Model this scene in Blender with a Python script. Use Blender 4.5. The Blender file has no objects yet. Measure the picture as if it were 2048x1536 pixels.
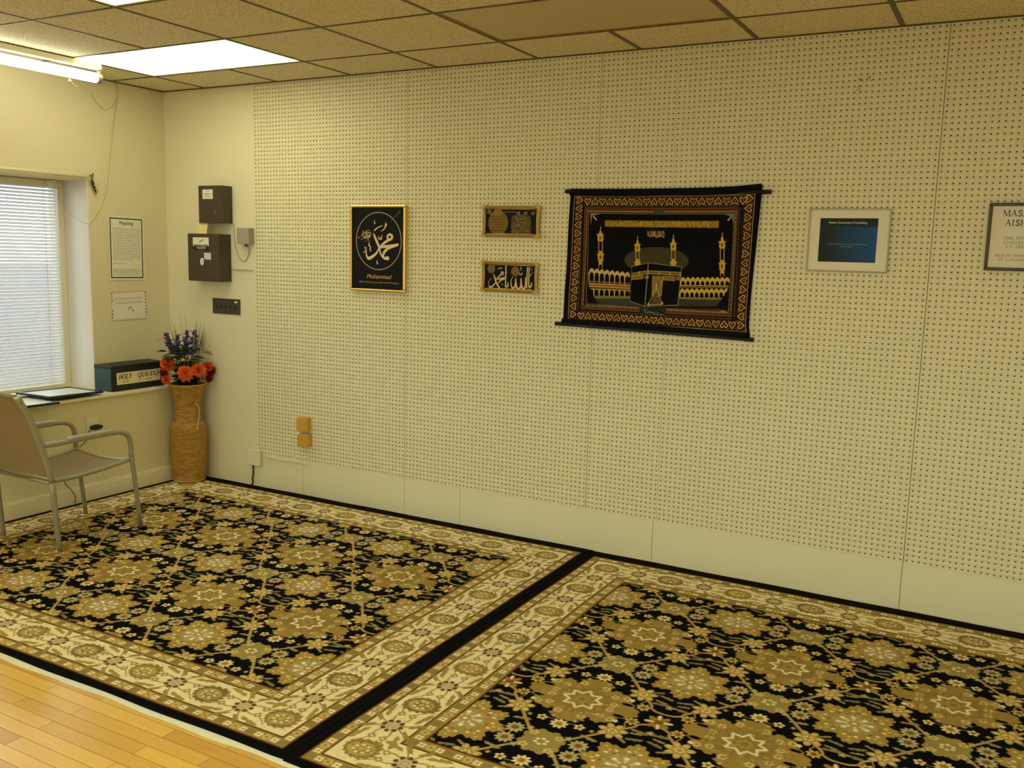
import bpy, bmesh, math, random
import numpy as np
from mathutils import Vector, Matrix, Euler
random.seed(7); RS = np.random.RandomState(11)
R = math.radians; PI = math.pi
S = bpy.context.scene; C = S.collection

# ------------------------------------------------------------------ camera
CP = (5.2098, -4.4879, 1.6115); YAW, PIT, ROL, FPX = -0.4994, -0.1417, 0.0254, 1827.6
H = 2.642                                   # ceiling height
cam = bpy.data.cameras.new('camera'); cam.sensor_width = 36; cam.lens = FPX/2048*36; cam.clip_start = .05
co = bpy.data.objects.new('camera', cam); C.objects.link(co); S.camera = co
_f = Vector((math.cos(PIT)*math.sin(YAW), math.cos(PIT)*math.cos(YAW), math.sin(PIT)))
_r = Vector((math.cos(YAW), -math.sin(YAW), 0)); _u = _r.cross(_f)
_r2 = _r*math.cos(ROL)+_u*math.sin(ROL); _u2 = -_r*math.sin(ROL)+_u*math.cos(ROL)
m = Matrix.Identity(4)
for i in range(3): m[i][0] = _r2[i]; m[i][1] = _u2[i]; m[i][2] = -_f[i]; m[i][3] = CP[i]
co.matrix_world = m
def onplane(axis, val, u, v):               # measured point of the photograph -> point on a real wall or floor plane
    d = _f+_r2*((u-1024)/FPX)+_u2*((768-v)/FPX); t = (val-CP[axis])/d[axis]
    return Vector(CP)+d*t

# ------------------------------------------------------------------ world and colour
S.view_settings.view_transform = 'Standard'; S.view_settings.look = 'None'
S.view_settings.gamma = 1; S.view_settings.use_curve_mapping = False
S.view_settings.exposure = 0.0
w = bpy.data.worlds.new('world'); S.world = w; w.use_nodes = True
bgn = w.node_tree.nodes['Background']; bgn.inputs[0].default_value = (.93, .965, 1, 1); bgn.inputs[1].default_value = 4.6
LAMP = (1.0, .985, .47)
TROFFER_E, TUBE_E, FAR_E, DIM_E = 4.0, 8.0, 10.0, 1.9
for loc, rot, sx, sy in (((-.32, -1.3, 1.33), (0, -PI/2, 0), 1.33, 1.33), ((5.0, -7.72, 1.5), (PI/2, 0, 0), 5.2, 1.8)):   # window portals
    pl = bpy.data.lights.new('window_portal', 'AREA'); pl.shape = 'RECTANGLE'; pl.size = sx; pl.size_y = sy; pl.cycles.is_portal = True
    po = bpy.data.objects.new('window_portal', pl); C.objects.link(po); po.location = loc; po.rotation_euler = rot
S.cycles.use_denoising = True; S.cycles.max_bounces = 8; S.cycles.diffuse_bounces = 5
S.cycles.transparent_max_bounces = 12; S.cycles.sample_clamp_indirect = 6

# ------------------------------------------------------------------ materials
def nt(name):
    m = bpy.data.materials.new(name); m.use_nodes = True
    return m, m.node_tree, m.node_tree.nodes['Principled BSDF']
def mat(name, col, rough=.6, metal=0, var=.06, vs=8, bump=0, bs=200, spec=.5, bd=.001, stretch=None):
    m, t, b = nt(name); N = t.nodes; L = t.links
    tc = N.new('ShaderNodeTexCoord'); no = N.new('ShaderNodeTexNoise'); no.inputs['Scale'].default_value = vs; no.inputs['Detail'].default_value = 4
    src = tc.outputs['Object']
    if stretch:
        mp = N.new('ShaderNodeMapping'); mp.inputs['Scale'].default_value = stretch; L.new(src, mp.inputs[0]); src = mp.outputs[0]
    L.new(src, no.inputs['Vector'])
    rp = N.new('ShaderNodeMix'); rp.data_type = 'RGBA'
    rp.inputs[6].default_value = tuple(max(0, c*(1-var)) for c in col)+(1,); rp.inputs[7].default_value = tuple(min(1, c*(1+var)) for c in col)+(1,)
    L.new(no.outputs['Fac'], rp.inputs[0]); L.new(rp.outputs[2], b.inputs['Base Color'])
    b.inputs['Roughness'].default_value = rough; b.inputs['Metallic'].default_value = metal; b.inputs['Specular IOR Level'].default_value = spec
    if bump:
        n2 = N.new('ShaderNodeTexNoise'); n2.inputs['Scale'].default_value = bs; n2.inputs['Detail'].default_value = 3; L.new(src, n2.inputs['Vector'])
        bp = N.new('ShaderNodeBump'); bp.inputs['Strength'].default_value = bump; bp.inputs['Distance'].default_value = bd
        L.new(n2.outputs['Fac'], bp.inputs['Height']); L.new(bp.outputs[0], b.inputs['Normal'])
    return m
def attr_mat(name, rough=.9, metal=0, sheen=0, bump=0, bs=900, spec=.2):
    m, t, b = nt(name); N = t.nodes; L = t.links
    a = N.new('ShaderNodeAttribute'); a.attribute_name = 'Col'; L.new(a.outputs['Color'], b.inputs['Base Color'])
    b.inputs['Roughness'].default_value = rough; b.inputs['Metallic'].default_value = metal; b.inputs['Specular IOR Level'].default_value = spec
    if sheen: b.inputs['Sheen Weight'].default_value = sheen
    if bump:
        tc = N.new('ShaderNodeTexCoord'); n2 = N.new('ShaderNodeTexNoise'); n2.inputs['Scale'].default_value = bs; L.new(tc.outputs['Object'], n2.inputs['Vector'])
        bp = N.new('ShaderNodeBump'); bp.inputs['Strength'].default_value = bump; bp.inputs['Distance'].default_value = .001
        L.new(n2.outputs['Fac'], bp.inputs['Height']); L.new(bp.outputs[0], b.inputs['Normal'])
    return m
def emit_mat(name, col, e):
    m, t, b = nt(name); b.inputs['Base Color'].default_value = (.9, .9, .85, 1)
    tc = t.nodes.new('ShaderNodeTexCoord'); no = t.nodes.new('ShaderNodeTexNoise'); no.inputs['Scale'].default_value = 3; t.links.new(tc.outputs['Object'], no.inputs['Vector'])
    mp = t.nodes.new('ShaderNodeMapRange'); mp.inputs['To Min'].default_value = e*.97; mp.inputs['To Max'].default_value = e*1.03
    t.links.new(no.outputs['Fac'], mp.inputs['Value']); t.links.new(mp.outputs[0], b.inputs['Emission Strength'])
    b.inputs['Emission Color'].default_value = tuple(col)+(1,)
    return m
M = {}
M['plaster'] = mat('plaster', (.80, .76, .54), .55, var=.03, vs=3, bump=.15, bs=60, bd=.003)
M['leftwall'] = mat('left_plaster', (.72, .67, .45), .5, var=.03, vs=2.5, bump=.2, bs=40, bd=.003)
M['peg'] = mat('pegboard_paint', (.80, .77, .52), .55, var=.03, vs=2, bump=.1, bs=300)
M['lower'] = mat('lower_board_paint', (.80, .78, .56), .5, var=.035, vs=3, bump=.12, bs=30, bd=.002)
M['hardboard'] = mat('bare_hardboard', (.10, .05, .015), .9, var=.15)
M['cavity'] = mat('cavity_board', (.08, .05, .02), .9, var=.1)
M['trim'] = mat('cream_trim_paint', (.80, .75, .55), .4, var=.03, vs=5, bump=.05, bs=80)
M['reveal'] = mat('reveal_paint', (.80, .77, .70), .5, var=.02, vs=4, bump=.1, bs=50)
M['bar'] = mat('ceiling_bar', (.09, .07, .03), .45, var=.1)
M['brown_box'] = mat('brown_enamel', (.060, .040, .022), .38, var=.12, vs=10, bump=.1, bs=120)
M['paper'] = mat('white_paper', (.80, .78, .70), .7, var=.02, vs=12)
M['cream_paper'] = mat('cream_card', (.85, .72, .34), .8, var=.03)
M['bluepaper'] = mat('pale_blue_sticker', (.62, .70, .74), .5, var=.03)
M['ink'] = mat('black_ink', (.02, .02, .018), .7, var=.1)
M['grey_box'] = mat('grey_enamel', (.36, .34, .27), .45, var=.06)
M['dark_plate'] = mat('dark_olive_plate', (.05, .045, .028), .4, var=.15)
M['hole'] = mat('plate_recess', (.004, .005, .012), .5, var=.1)
M['white_plastic'] = mat('white_plastic', (.78, .74, .6), .4, var=.03)
M['cord'] = mat('cream_cord', (.55, .47, .27), .6, var=.08)
M['darkcord'] = mat('dark_cord', (.07, .05, .02), .6, var=.1)
M['wood_block'] = mat('varnished_pine_block', (.62, .36, .05), .45, var=.15, vs=14, stretch=(1, 1, 8))
M['gold'] = mat('polished_gold', (.83, .60, .16), .28, .9, var=.05, vs=4)
M['oldgold'] = mat('antique_gold', (.40, .25, .06), .38, .7, var=.25, vs=25, bump=.4, bs=120)
M['oldgold2'] = mat('bright_antique_gold', (.55, .40, .10), .35, .7, var=.2, vs=30, bump=.5, bs=160)
M['blackrod'] = mat('black_rod', (.010, .009, .010), .5, var=.2, bump=.6, bs=400)
M['blackcloth'] = mat('black_velvet_cloth', (.006, .007, .011), .9, spec=.08, var=.2, vs=30, bump=.3, bs=300)
M['bindng'] = mat('black_rug_binding', (.005, .005, .007), .95, spec=.05, var=.3, vs=60, bump=.5, bs=600)
M['pad'] = mat('rug_underlay', (.78, .80, .70), .8, var=.08, vs=30, bump=.5, bs=90, bd=.003)
M['alu'] = mat('thin_aluminium', (.35, .30, .18), .35, .6, var=.1)
M['darkwood'] = mat('dark_brown_wood', (.045, .022, .010), .4, var=.3, vs=20, stretch=(6, 1, 6))
M['mount'] = mat('cream_mount', (.82, .80, .66), .7, var=.02)
M['chairmetal'] = mat('taupe_powder_coat', (.36, .34, .25), .32, .25, var=.04)
M['armpad'] = mat('taupe_arm_plastic', (.42, .38, .29), .4, var=.04)
M['sling'] = mat('taupe_mesh_fabric', (.30, .225, .125), .7, var=.10, vs=220, bump=.6, bs=700)
M['capplastic'] = mat('pale_end_cap', (.6, .62, .62), .35, var=.04)
M['teal'] = mat('dark_teal_card', (.012, .060, .055), .45, var=.35, vs=9)
M['tealdark'] = mat('black_green_card', (.006, .012, .012), .5, var=.3, vs=9)
M['signpaper'] = mat('sign_paper', (.82, .74, .48), .7, var=.03)
M['blackframe'] = mat('black_picture_frame', (.010, .012, .018), .3, var=.2)
M['glasspaper'] = mat('glazed_white_certificate', (.74, .80, .82), .12, var=.04, vs=6)
M['slat'] = None
M['orange'] = mat('orange_petal', (.92, .15, .022), .6, var=.25, vs=60)
M['darkred'] = mat('dark_red_petal', (.30, .018, .010), .6, var=.3, vs=60)
M['blue'] = mat('violet_blue_petal', (.075, .075, .26), .6, var=.35, vs=80)
M['leaf'] = mat('olive_leaf', (.07, .085, .012), .6, var=.3, vs=20)
M['darkleaf'] = mat('dark_leaf', (.012, .020, .012), .6, var=.4, vs=20)
M['reed'] = mat('dried_reed', (.46, .28, .07), .7, var=.2, vs=20)
M['reeddark'] = mat('dark_dried_reed', (.13, .10, .03), .7, var=.2, vs=20)
M['steel'] = mat('dull_steel', (.28, .25, .18), .35, .8, var=.1)
M['housing'] = mat('white_lamp_housing', (.75, .70, .5), .4, var=.03)
M['offlens'] = mat('unlit_acrylic_lens', (.52, .45, .25), .3, var=.05, vs=3, bump=.3, bs=400)
M['tube'] = emit_mat('lit_tube', (1, .97, .75), TUBE_E)
M['lens'] = emit_mat('lit_lens', (1, .95, .62), TROFFER_E)
M['lensdim'] = emit_mat('lit_lens_dim', (1, .88, .55), DIM_E)
M['lensfar'] = emit_mat('lit_lens_far', LAMP, FAR_E)
M['rugpile'] = attr_mat('rug_pile', .95, sheen=.0, bump=.7, bs=700, spec=.04)
M['tapestry'] = attr_mat('tapestry_print', .8, bump=.4, bs=900, spec=.06)
M['print'] = attr_mat('glazed_print', .4, spec=.15)
M['matprint'] = attr_mat('paper_print', .75, spec=.2)

def ceiling_mat():
    m, t, b = nt('fissured_ceiling_tile'); N = t.nodes; L = t.links
    tc = N.new('ShaderNodeTexCoord'); n1 = N.new('ShaderNodeTexNoise'); n1.inputs['Scale'].default_value = 130; n1.inputs['Detail'].default_value = 3
    L.new(tc.outputs['Object'], n1.inputs['Vector'])
    cr = N.new('ShaderNodeValToRGB'); cr.color_ramp.elements[0].position = .33; cr.color_ramp.elements[0].color = (.32, .26, .13, 1)
    cr.color_ramp.elements[1].position = .47; cr.color_ramp.elements[1].color = (.78, .72, .54, 1)
    L.new(n1.outputs['Fac'], cr.inputs[0]); L.new(cr.outputs[0], b.inputs['Base Color'])
    bp = N.new('ShaderNodeBump'); bp.inputs['Strength'].default_value = .5; bp.inputs['Distance'].default_value = .002
    L.new(n1.outputs['Fac'], bp.inputs['Height']); L.new(bp.outputs[0], b.inputs['Normal']); b.inputs['Roughness'].default_value = .9
    return m
def floor_mat():
    m, t, b = nt('maple_strip_floor'); N = t.nodes; L = t.links
    tc = N.new('ShaderNodeTexCoord')
    br = N.new('ShaderNodeTexBrick'); br.offset = .37; br.offset_frequency = 2
    br.inputs['Color1'].default_value = (.88, .56, .12, 1); br.inputs['Color2'].default_value = (.62, .33, .055, 1); br.inputs['Mortar'].default_value = (.16, .07, .015, 1)
    br.inputs['Scale'].default_value = 1; br.inputs['Mortar Size'].default_value = .0011; br.inputs['Mortar Smooth'].default_value = .3
    br.inputs['Brick Width'].default_value = .62; br.inputs['Row Height'].default_value = .058; br.inputs['Bias'].default_value = -.2
    L.new(tc.outputs['Object'], br.inputs['Vector'])
    mp = N.new('ShaderNodeMapping'); mp.inputs['Scale'].default_value = (1.5, 22, 1); L.new(tc.outputs['Object'], mp.inputs[0])
    n = N.new('ShaderNodeTexNoise'); n.inputs['Scale'].default_value = 3; n.inputs['Detail'].default_value = 6; L.new(mp.outputs[0], n.inputs['Vector'])
    mr = N.new('ShaderNodeMapRange'); mr.inputs['To Min'].default_value = .85; mr.inputs['To Max'].default_value = 1.15; L.new(n.outputs['Fac'], mr.inputs['Value'])
    mx = N.new('ShaderNodeMix'); mx.data_type = 'RGBA'; mx.blend_type = 'MULTIPLY'; mx.inputs[0].default_value = 1
    cb = N.new('ShaderNodeCombineColor'); [L.new(mr.outputs[0], cb.inputs[i]) for i in range(3)]
    L.new(br.outputs['Color'], mx.inputs[6]); L.new(cb.outputs[0], mx.inputs[7]); L.new(mx.outputs[2], b.inputs['Base Color'])
    b.inputs['Roughness'].default_value = .24
    bp = N.new('ShaderNodeBump'); bp.inputs['Strength'].default_value = .35; bp.inputs['Distance'].default_value = .001
    L.new(br.outputs['Fac'], bp.inputs['Height']); bp.invert = True; L.new(bp.outputs[0], b.inputs['Normal'])
    return m
def wicker_mat():
    m, t, b = nt('woven_wicker'); N = t.nodes; L = t.links
    a = N.new('ShaderNodeAttribute'); a.attribute_name = 'Wrap'
    br = N.new('ShaderNodeTexBrick'); br.offset = .5
    br.inputs['Color1'].default_value = (.54, .31, .055, 1); br.inputs['Color2'].default_value = (.36, .19, .028, 1); br.inputs['Mortar'].default_value = (.24, .125, .018, 1)
    br.inputs['Scale'].default_value = 1; br.inputs['Brick Width'].default_value = .041; br.inputs['Row Height'].default_value = .0105; br.inputs['Mortar Size'].default_value = .0011; br.inputs['Mortar Smooth'].default_value = .6
    n0 = N.new('ShaderNodeTexNoise'); n0.inputs['Scale'].default_value = 16; L.new(a.outputs['Vector'], n0.inputs['Vector'])
    vm = N.new('ShaderNodeVectorMath'); vm.operation = 'MULTIPLY_ADD'; vm.inputs[1].default_value = (.035, .010, 0)
    L.new(n0.outputs['Color'], vm.inputs[0]); L.new(a.outputs['Vector'], vm.inputs[2]); L.new(vm.outputs[0], br.inputs['Vector'])
    n = N.new('ShaderNodeTexNoise'); n.inputs['Scale'].default_value = 14; n.inputs['Detail'].default_value = 5; L.new(a.outputs['Vector'], n.inputs['Vector'])
    mr = N.new('ShaderNodeMapRange'); mr.inputs['To Min'].default_value = .65; mr.inputs['To Max'].default_value = 1.35; L.new(n.outputs['Fac'], mr.inputs['Value'])
    vs = N.new('ShaderNodeVectorMath'); vs.operation = 'SCALE'; L.new(br.outputs['Color'], vs.inputs[0]); L.new(mr.outputs[0], vs.inputs['Scale'])
    L.new(vs.outputs[0], b.inputs['Base Color']); b.inputs['Roughness'].default_value = .6
    bp = N.new('ShaderNodeBump'); bp.inputs['Strength'].default_value = .9; bp.inputs['Distance'].default_value = .004; bp.invert = True
    L.new(br.outputs['Fac'], bp.inputs['Height']); L.new(bp.outputs[0], b.inputs['Normal'])
    return m
def slat_mat():
    m, t, b = nt('white_blind_slat'); N = t.nodes; L = t.links
    d = N.new('ShaderNodeBsdfDiffuse'); tr = N.new('ShaderNodeBsdfTranslucent'); mx = N.new('ShaderNodeMixShader'); mx.inputs[0].default_value = .42
    tc = N.new('ShaderNodeTexCoord'); n = N.new('ShaderNodeTexNoise'); n.inputs['Scale'].default_value = 5; L.new(tc.outputs['Object'], n.inputs['Vector'])
    mr = N.new('ShaderNodeMix'); mr.data_type = 'RGBA'; mr.inputs[6].default_value = (.78, .78, .80, 1); mr.inputs[7].default_value = (.86, .86, .86, 1)
    L.new(n.outputs['Fac'], mr.inputs[0]); L.new(mr.outputs[2], d.inputs[0]); L.new(mr.outputs[2], tr.inputs[0])
    L.new(d.outputs[0], mx.inputs[1]); L.new(tr.outputs[0], mx.inputs[2]); L.new(mx.outputs[0], N['Material Output'].inputs[0])
    return m
def glass_mat():
    m, t, b = nt('window_glass'); N = t.nodes; L = t.links
    tr = N.new('ShaderNodeBsdfTransparent'); tr.inputs[0].default_value = (.94, .97, .96, 1); g = N.new('ShaderNodeBsdfGlossy'); g.inputs['Roughness'].default_value = .02
    fr = N.new('ShaderNodeFresnel'); mx = N.new('ShaderNodeMixShader'); L.new(fr.outputs[0], mx.inputs[0]); L.new(tr.outputs[0], mx.inputs[1]); L.new(g.outputs[0], mx.inputs[2])
    L.new(mx.outputs[0], N['Material Output'].inputs[0])
    return m
M['ceil'] = ceiling_mat(); M['floor'] = floor_mat(); M['wicker'] = wicker_mat(); M['slat'] = slat_mat(); M['glass'] = glass_mat()
M['asphalt'] = mat('asphalt', (.16, .18, .22), .9, var=.15, vs=2, bump=.3, bs=80)

# ------------------------------------------------------------------ mesh helpers
def link(name, me, material, parent=None, smooth=False):
    o = bpy.data.objects.new(name, me); C.objects.link(o)
    if material: me.materials.append(material)
    if smooth:
        me.polygons.foreach_set('use_smooth', [True]*len(me.polygons))
    if parent: o.parent = parent
    return o
def obj(name, bm, material, parent=None, smooth=False, bevel=0, auto=False):
    bmesh.ops.recalc_face_normals(bm, faces=bm.faces)
    me = bpy.data.meshes.new(name); bm.to_mesh(me); bm.free()
    o = link(name, me, material, parent, smooth)
    if bevel:
        b = o.modifiers.new('bevel', 'BEVEL'); b.width = bevel; b.segments = 2; b.limit_method = 'ANGLE'
    return o
def B(): return bmesh.new()
def box(bm, x0, x1, y0, y1, z0, z1):
    vs = [bm.verts.new((x, y, z)) for x in (x0, x1) for y in (y0, y1) for z in (z0, z1)]
    for f in ((0, 1, 3, 2), (4, 6, 7, 5), (0, 4, 5, 1), (2, 3, 7, 6), (0, 2, 6, 4), (1, 5, 7, 3)):
        bm.faces.new([vs[i] for i in f])
    return bm
def smooth_path(pts, n=6):
    pts = [Vector(p) for p in pts]
    if len(pts) < 3: return pts
    out = []
    P = [2*pts[0]-pts[1]]+pts+[2*pts[-1]-pts[-2]]
    for i in range(1, len(P)-2):
        a, b, c, d = P[i-1:i+3]
        for k in range(n):
            t = k/n
            out.append(.5*((2*b)+(c-a)*t+(2*a-5*b+4*c-d)*t*t+(3*b-a-3*c+d)*t**3))
    out.append(pts[-1]); return out
def tube(bm, pts, r, seg=8, smooth=0, taper=None, flat=1):
    pts = smooth_path(pts, smooth) if smooth else [Vector(p) for p in pts]
    n = len(pts); rings = []; up = None
    for i, p in enumerate(pts):
        d = (pts[min(i+1, n-1)]-pts[max(i-1, 0)]).normalized()
        if up is None:
            up = Vector((0, 0, 1)) if abs(d.z) < .9 else Vector((1, 0, 0))
        s = d.cross(up).normalized(); up = s.cross(d).normalized()
        rr = r if taper is None else r+(taper-r)*i/max(1, n-1)
        rings.append([bm.verts.new(p+(s*math.cos(a)*rr+up*math.sin(a)*rr*flat)) for a in [2*PI*k/seg for k in range(seg)]])
    for a, b in zip(rings, rings[1:]):
        for k in range(seg): bm.faces.new((a[k], a[(k+1) % seg], b[(k+1) % seg], b[k]))
    bm.faces.new(rings[0]); bm.faces.new(rings[-1][::-1])
    return bm
def lathe(bm, prof, seg=32, cx=0, cy=0, cap=True):
    rings = [[bm.verts.new((cx+r*math.cos(2*PI*k/seg), cy+r*math.sin(2*PI*k/seg), z)) for k in range(seg)] for r, z in prof]
    for a, b in zip(rings, rings[1:]):
        for k in range(seg): bm.faces.new((a[k], a[(k+1) % seg], b[(k+1) % seg], b[k]))
    if cap:
        bm.faces.new(rings[0]); bm.faces.new(rings[-1][::-1])
    return bm
def disc(bm, cx, cy, rx, ry, z0, z1, seg=20):
    a = [bm.verts.new((cx+rx*math.cos(2*PI*k/seg), cy+ry*math.sin(2*PI*k/seg), z0)) for k in range(seg)]
    b = [bm.verts.new((cx+rx*math.cos(2*PI*k/seg), cy+ry*math.sin(2*PI*k/seg), z1)) for k in range(seg)]
    for k in range(seg): bm.faces.new((a[k], a[(k+1) % seg], b[(k+1) % seg], b[k]))
    bm.faces.new(a); bm.faces.new(b); return bm
def thing(name, label, cat, loc=(0, 0, 0), rot=(0, 0, 0), group=None):
    o = bpy.data.objects.new(name, None); C.objects.link(o); o.location = loc; o.rotation_euler = rot; o.empty_display_size = .05
    return tag(o, label, cat, group)
def tag(o, label, cat, group=None):
    o['label'] = label; o['category'] = cat
    if group: o['group'] = group
    return o
def struct(name, bm, m, parent=None, label=None, **k):
    o = obj(name, bm, m, parent, **k)
    if parent is None: o['kind'] = 'structure'
    if label: o['label'] = label
    return o
BACK = (PI/2, 0, 0); LEFT = (PI/2, 0, PI/2)       # local frame on a wall: x right, y up, z out of the wall
def on_back(name, label, cat, x, z, out=0, **k): return thing(name, label, cat, (x, -out, z), BACK, **k)
def on_left(name, label, cat, y, z, out=0, **k): return thing(name, label, cat, (out, y, z), LEFT, **k)
def text(name, body, size, m, parent, x, y, z, shear=0, width=None, ext=.0004, align='CENTER'):
    cu = bpy.data.curves.new('t', 'FONT'); cu.body = body; cu.size = size; cu.shear = shear; cu.extrude = ext; cu.align_x = align; cu.align_y = 'CENTER'
    t = bpy.data.objects.new('t', cu); C.objects.link(t); bpy.context.view_layer.update()
    me = bpy.data.meshes.new_from_object(t.evaluated_get(bpy.context.evaluated_depsgraph_get()))
    me.name = name; bpy.data.objects.remove(t); bpy.data.curves.remove(cu); me.materials.clear()
    if width:
        xs = [v.co.x for v in me.vertices]; s = width/(max(xs)-min(xs))
        for v in me.vertices: v.co.x *= s
    o = link(name, me, m, parent); o.location = (x, y, z); return o

# ------------------------------------------------------------------ painted surfaces: colour on the vertices of a fine mesh
class Canvas:
    def __init__(s, x0, x1, y0, y1, res, col):
        s.x0, s.y0, s.res = x0, y0, res; s.nx = int(round((x1-x0)/res))+1; s.ny = int(round((y1-y0)/res))+1
        s.rx = (x1-x0)/(s.nx-1); s.ry = (y1-y0)/(s.ny-1); s.a = np.empty((s.ny, s.nx, 3), np.float32); s.a[:] = col
    def win(s, xa, xb, ya, yb):
        i0 = max(0, int((xa-s.x0)/s.rx)-1); i1 = min(s.nx, int((xb-s.x0)/s.rx)+3); j0 = max(0, int((ya-s.y0)/s.ry)-1); j1 = min(s.ny, int((yb-s.y0)/s.ry)+3)
        if i1 <= i0 or j1 <= j0: return None
        X, Y = np.meshgrid(s.x0+np.arange(i0, i1)*s.rx, s.y0+np.arange(j0, j1)*s.ry)
        return (slice(j0, j1), slice(i0, i1)), X, Y
    def put(s, sl, al, col, a=1):
        al = (np.clip(al, 0, 1)*a)[..., None].astype(np.float32); s.a[sl] = s.a[sl]*(1-al)+np.array(col, np.float32)*al
    def rect(s, xa, xb, ya, yb, col, a=1):
        w = s.win(xa, xb, ya, yb)
        if w: s.put(w[0], np.minimum(np.minimum(w[1]-xa, xb-w[1])/s.rx, np.minimum(w[2]-ya, yb-w[2])/s.ry)+.5, col, a)
    def poly(s, pts, col, a=1):
        xs = [p[0] for p in pts]; ys = [p[1] for p in pts]; w = s.win(min(xs), max(xs), min(ys), max(ys))
        if not w: return
        sl, X, Y = w; acc = np.zeros(X.shape)
        for ox, oy in ((-.25, -.25), (.25, -.25), (-.25, .25), (.25, .25)):
            x = X+ox*s.rx; y = Y+oy*s.ry; ins = np.zeros(X.shape, bool)
            for k in range(len(pts)):
                xa, ya = pts[k]; xb, yb = pts[k-1]
                if ya == yb: continue
                ins ^= ((ya > y) != (yb > y)) & (x < (xb-xa)*(y-ya)/(yb-ya)+xa)
            acc += ins
        s.put(sl, acc/4, col, a)
    def stroke(s, pts, w0, col, w1=None, a=1, sm=0):
        if sm: pts = [(p.x, p.y) for p in smooth_path([(p[0], p[1], 0) for p in pts], sm)]
        ws = w0 if isinstance(w0, (list, tuple)) else None; n = len(pts)
        for k in range(n-1):
            (xa, ya), (xb, yb) = pts[k], pts[k+1]
            if ws:
                f0 = k/(n-1)*(len(ws)-1); f1 = (k+1)/(n-1)*(len(ws)-1); g = lambda f: np.interp(f, range(len(ws)), ws); ra, rb = g(f0)/2, g(f1)/2
            else: ra = rb = w0/2
            R_ = max(ra, rb)+s.res; w = s.win(min(xa, xb)-R_, max(xa, xb)+R_, min(ya, yb)-R_, max(ya, yb)+R_)
            if not w: continue
            sl, X, Y = w; dx, dy = xb-xa, yb-ya; L2 = dx*dx+dy*dy+1e-12
            t = np.clip(((X-xa)*dx+(Y-ya)*dy)/L2, 0, 1); d = np.hypot(X-xa-t*dx, Y-ya-t*dy)
            s.put(sl, (ra+(rb-ra)*t-d)/s.res+.5, col, a)
    def polar(s, cx, cy, rf, rm, col, sx=1, sy=1, rot=0, a=1, soft=1):
        w = s.win(cx-rm*sx, cx+rm*sx, cy-rm*sy, cy+rm*sy)
        if not w: return
        sl, X, Y = w; x = (X-cx)/sx; y = (Y-cy)/sy; th = np.arctan2(y, x)-rot; r = np.hypot(x, y)
        s.put(sl, (rf(th)-r)/(s.res*soft)+.5, col, a)
    def ell(s, cx, cy, rx, ry, col, a=1, soft=1): s.polar(cx, cy, lambda t: rx+0*t, rx*1.05, col, 1, ry/rx, 0, a, soft)
    def ring(s, cx, cy, rx, ry, w, col, a=1):
        k = 64; s.stroke([(cx+rx*math.cos(2*PI*i/k), cy+ry*math.sin(2*PI*i/k)) for i in range(k+1)], w, col, a=a)
    def flower(s, cx, cy, r, n, col, depth=.35, rot=0, p=.6, sx=1, sy=1, a=1):
        s.polar(cx, cy, lambda t: r*(1-depth+depth*np.abs(np.cos(n*t/2))**p), r*1.02, col, sx, sy, rot, a)
    def speckle(s, xa, xb, ya, yb, n, r, cols, a=1, inside=None):
        for _ in range(n):
            x = random.uniform(xa, xb); y = random.uniform(ya, yb)
            if inside and not inside(x, y): continue
            s.ell(x, y, r*random.uniform(.6, 1.3), r*random.uniform(.6, 1.3), random.choice(cols), a)
    def mesh(s, name, m, parent, fn=None, z=0):
        X, Y = np.meshgrid(s.x0+np.arange(s.nx)*s.rx, s.y0+np.arange(s.ny)*s.ry); Z = np.full(X.shape, z, float)
        if fn: X, Y, Z = fn(X, Y, Z)
        co = np.stack([X, Y, Z], -1).reshape(-1, 3).astype(np.float32)
        i = np.arange(s.nx*s.ny).reshape(s.ny, s.nx); q = np.stack([i[:-1, :-1], i[:-1, 1:], i[1:, 1:], i[1:, :-1]], -1).reshape(-1, 4)
        me = quadmesh(name, co, q); at = me.color_attributes.new('Col', 'FLOAT_COLOR', 'POINT')
        at.data.foreach_set('color', np.concatenate([s.a.reshape(-1, 3), np.ones((s.nx*s.ny, 1), np.float32)], 1).ravel())
        return link(name, me, m, parent, True)
def quadmesh(name, co, q):
    me = bpy.data.meshes.new(name); me.vertices.add(len(co)); me.vertices.foreach_set('co', np.ascontiguousarray(co, np.float32).ravel())
    me.loops.add(q.size); me.loops.foreach_set('vertex_index', q.astype(np.int32).ravel()); me.polygons.add(len(q))
    me.polygons.foreach_set('loop_start', np.arange(0, q.size, 4, dtype=np.int32)); me.polygons.foreach_set('loop_total', np.full(len(q), 4, np.int32))
    me.update(calc_edges=True); return me
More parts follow.
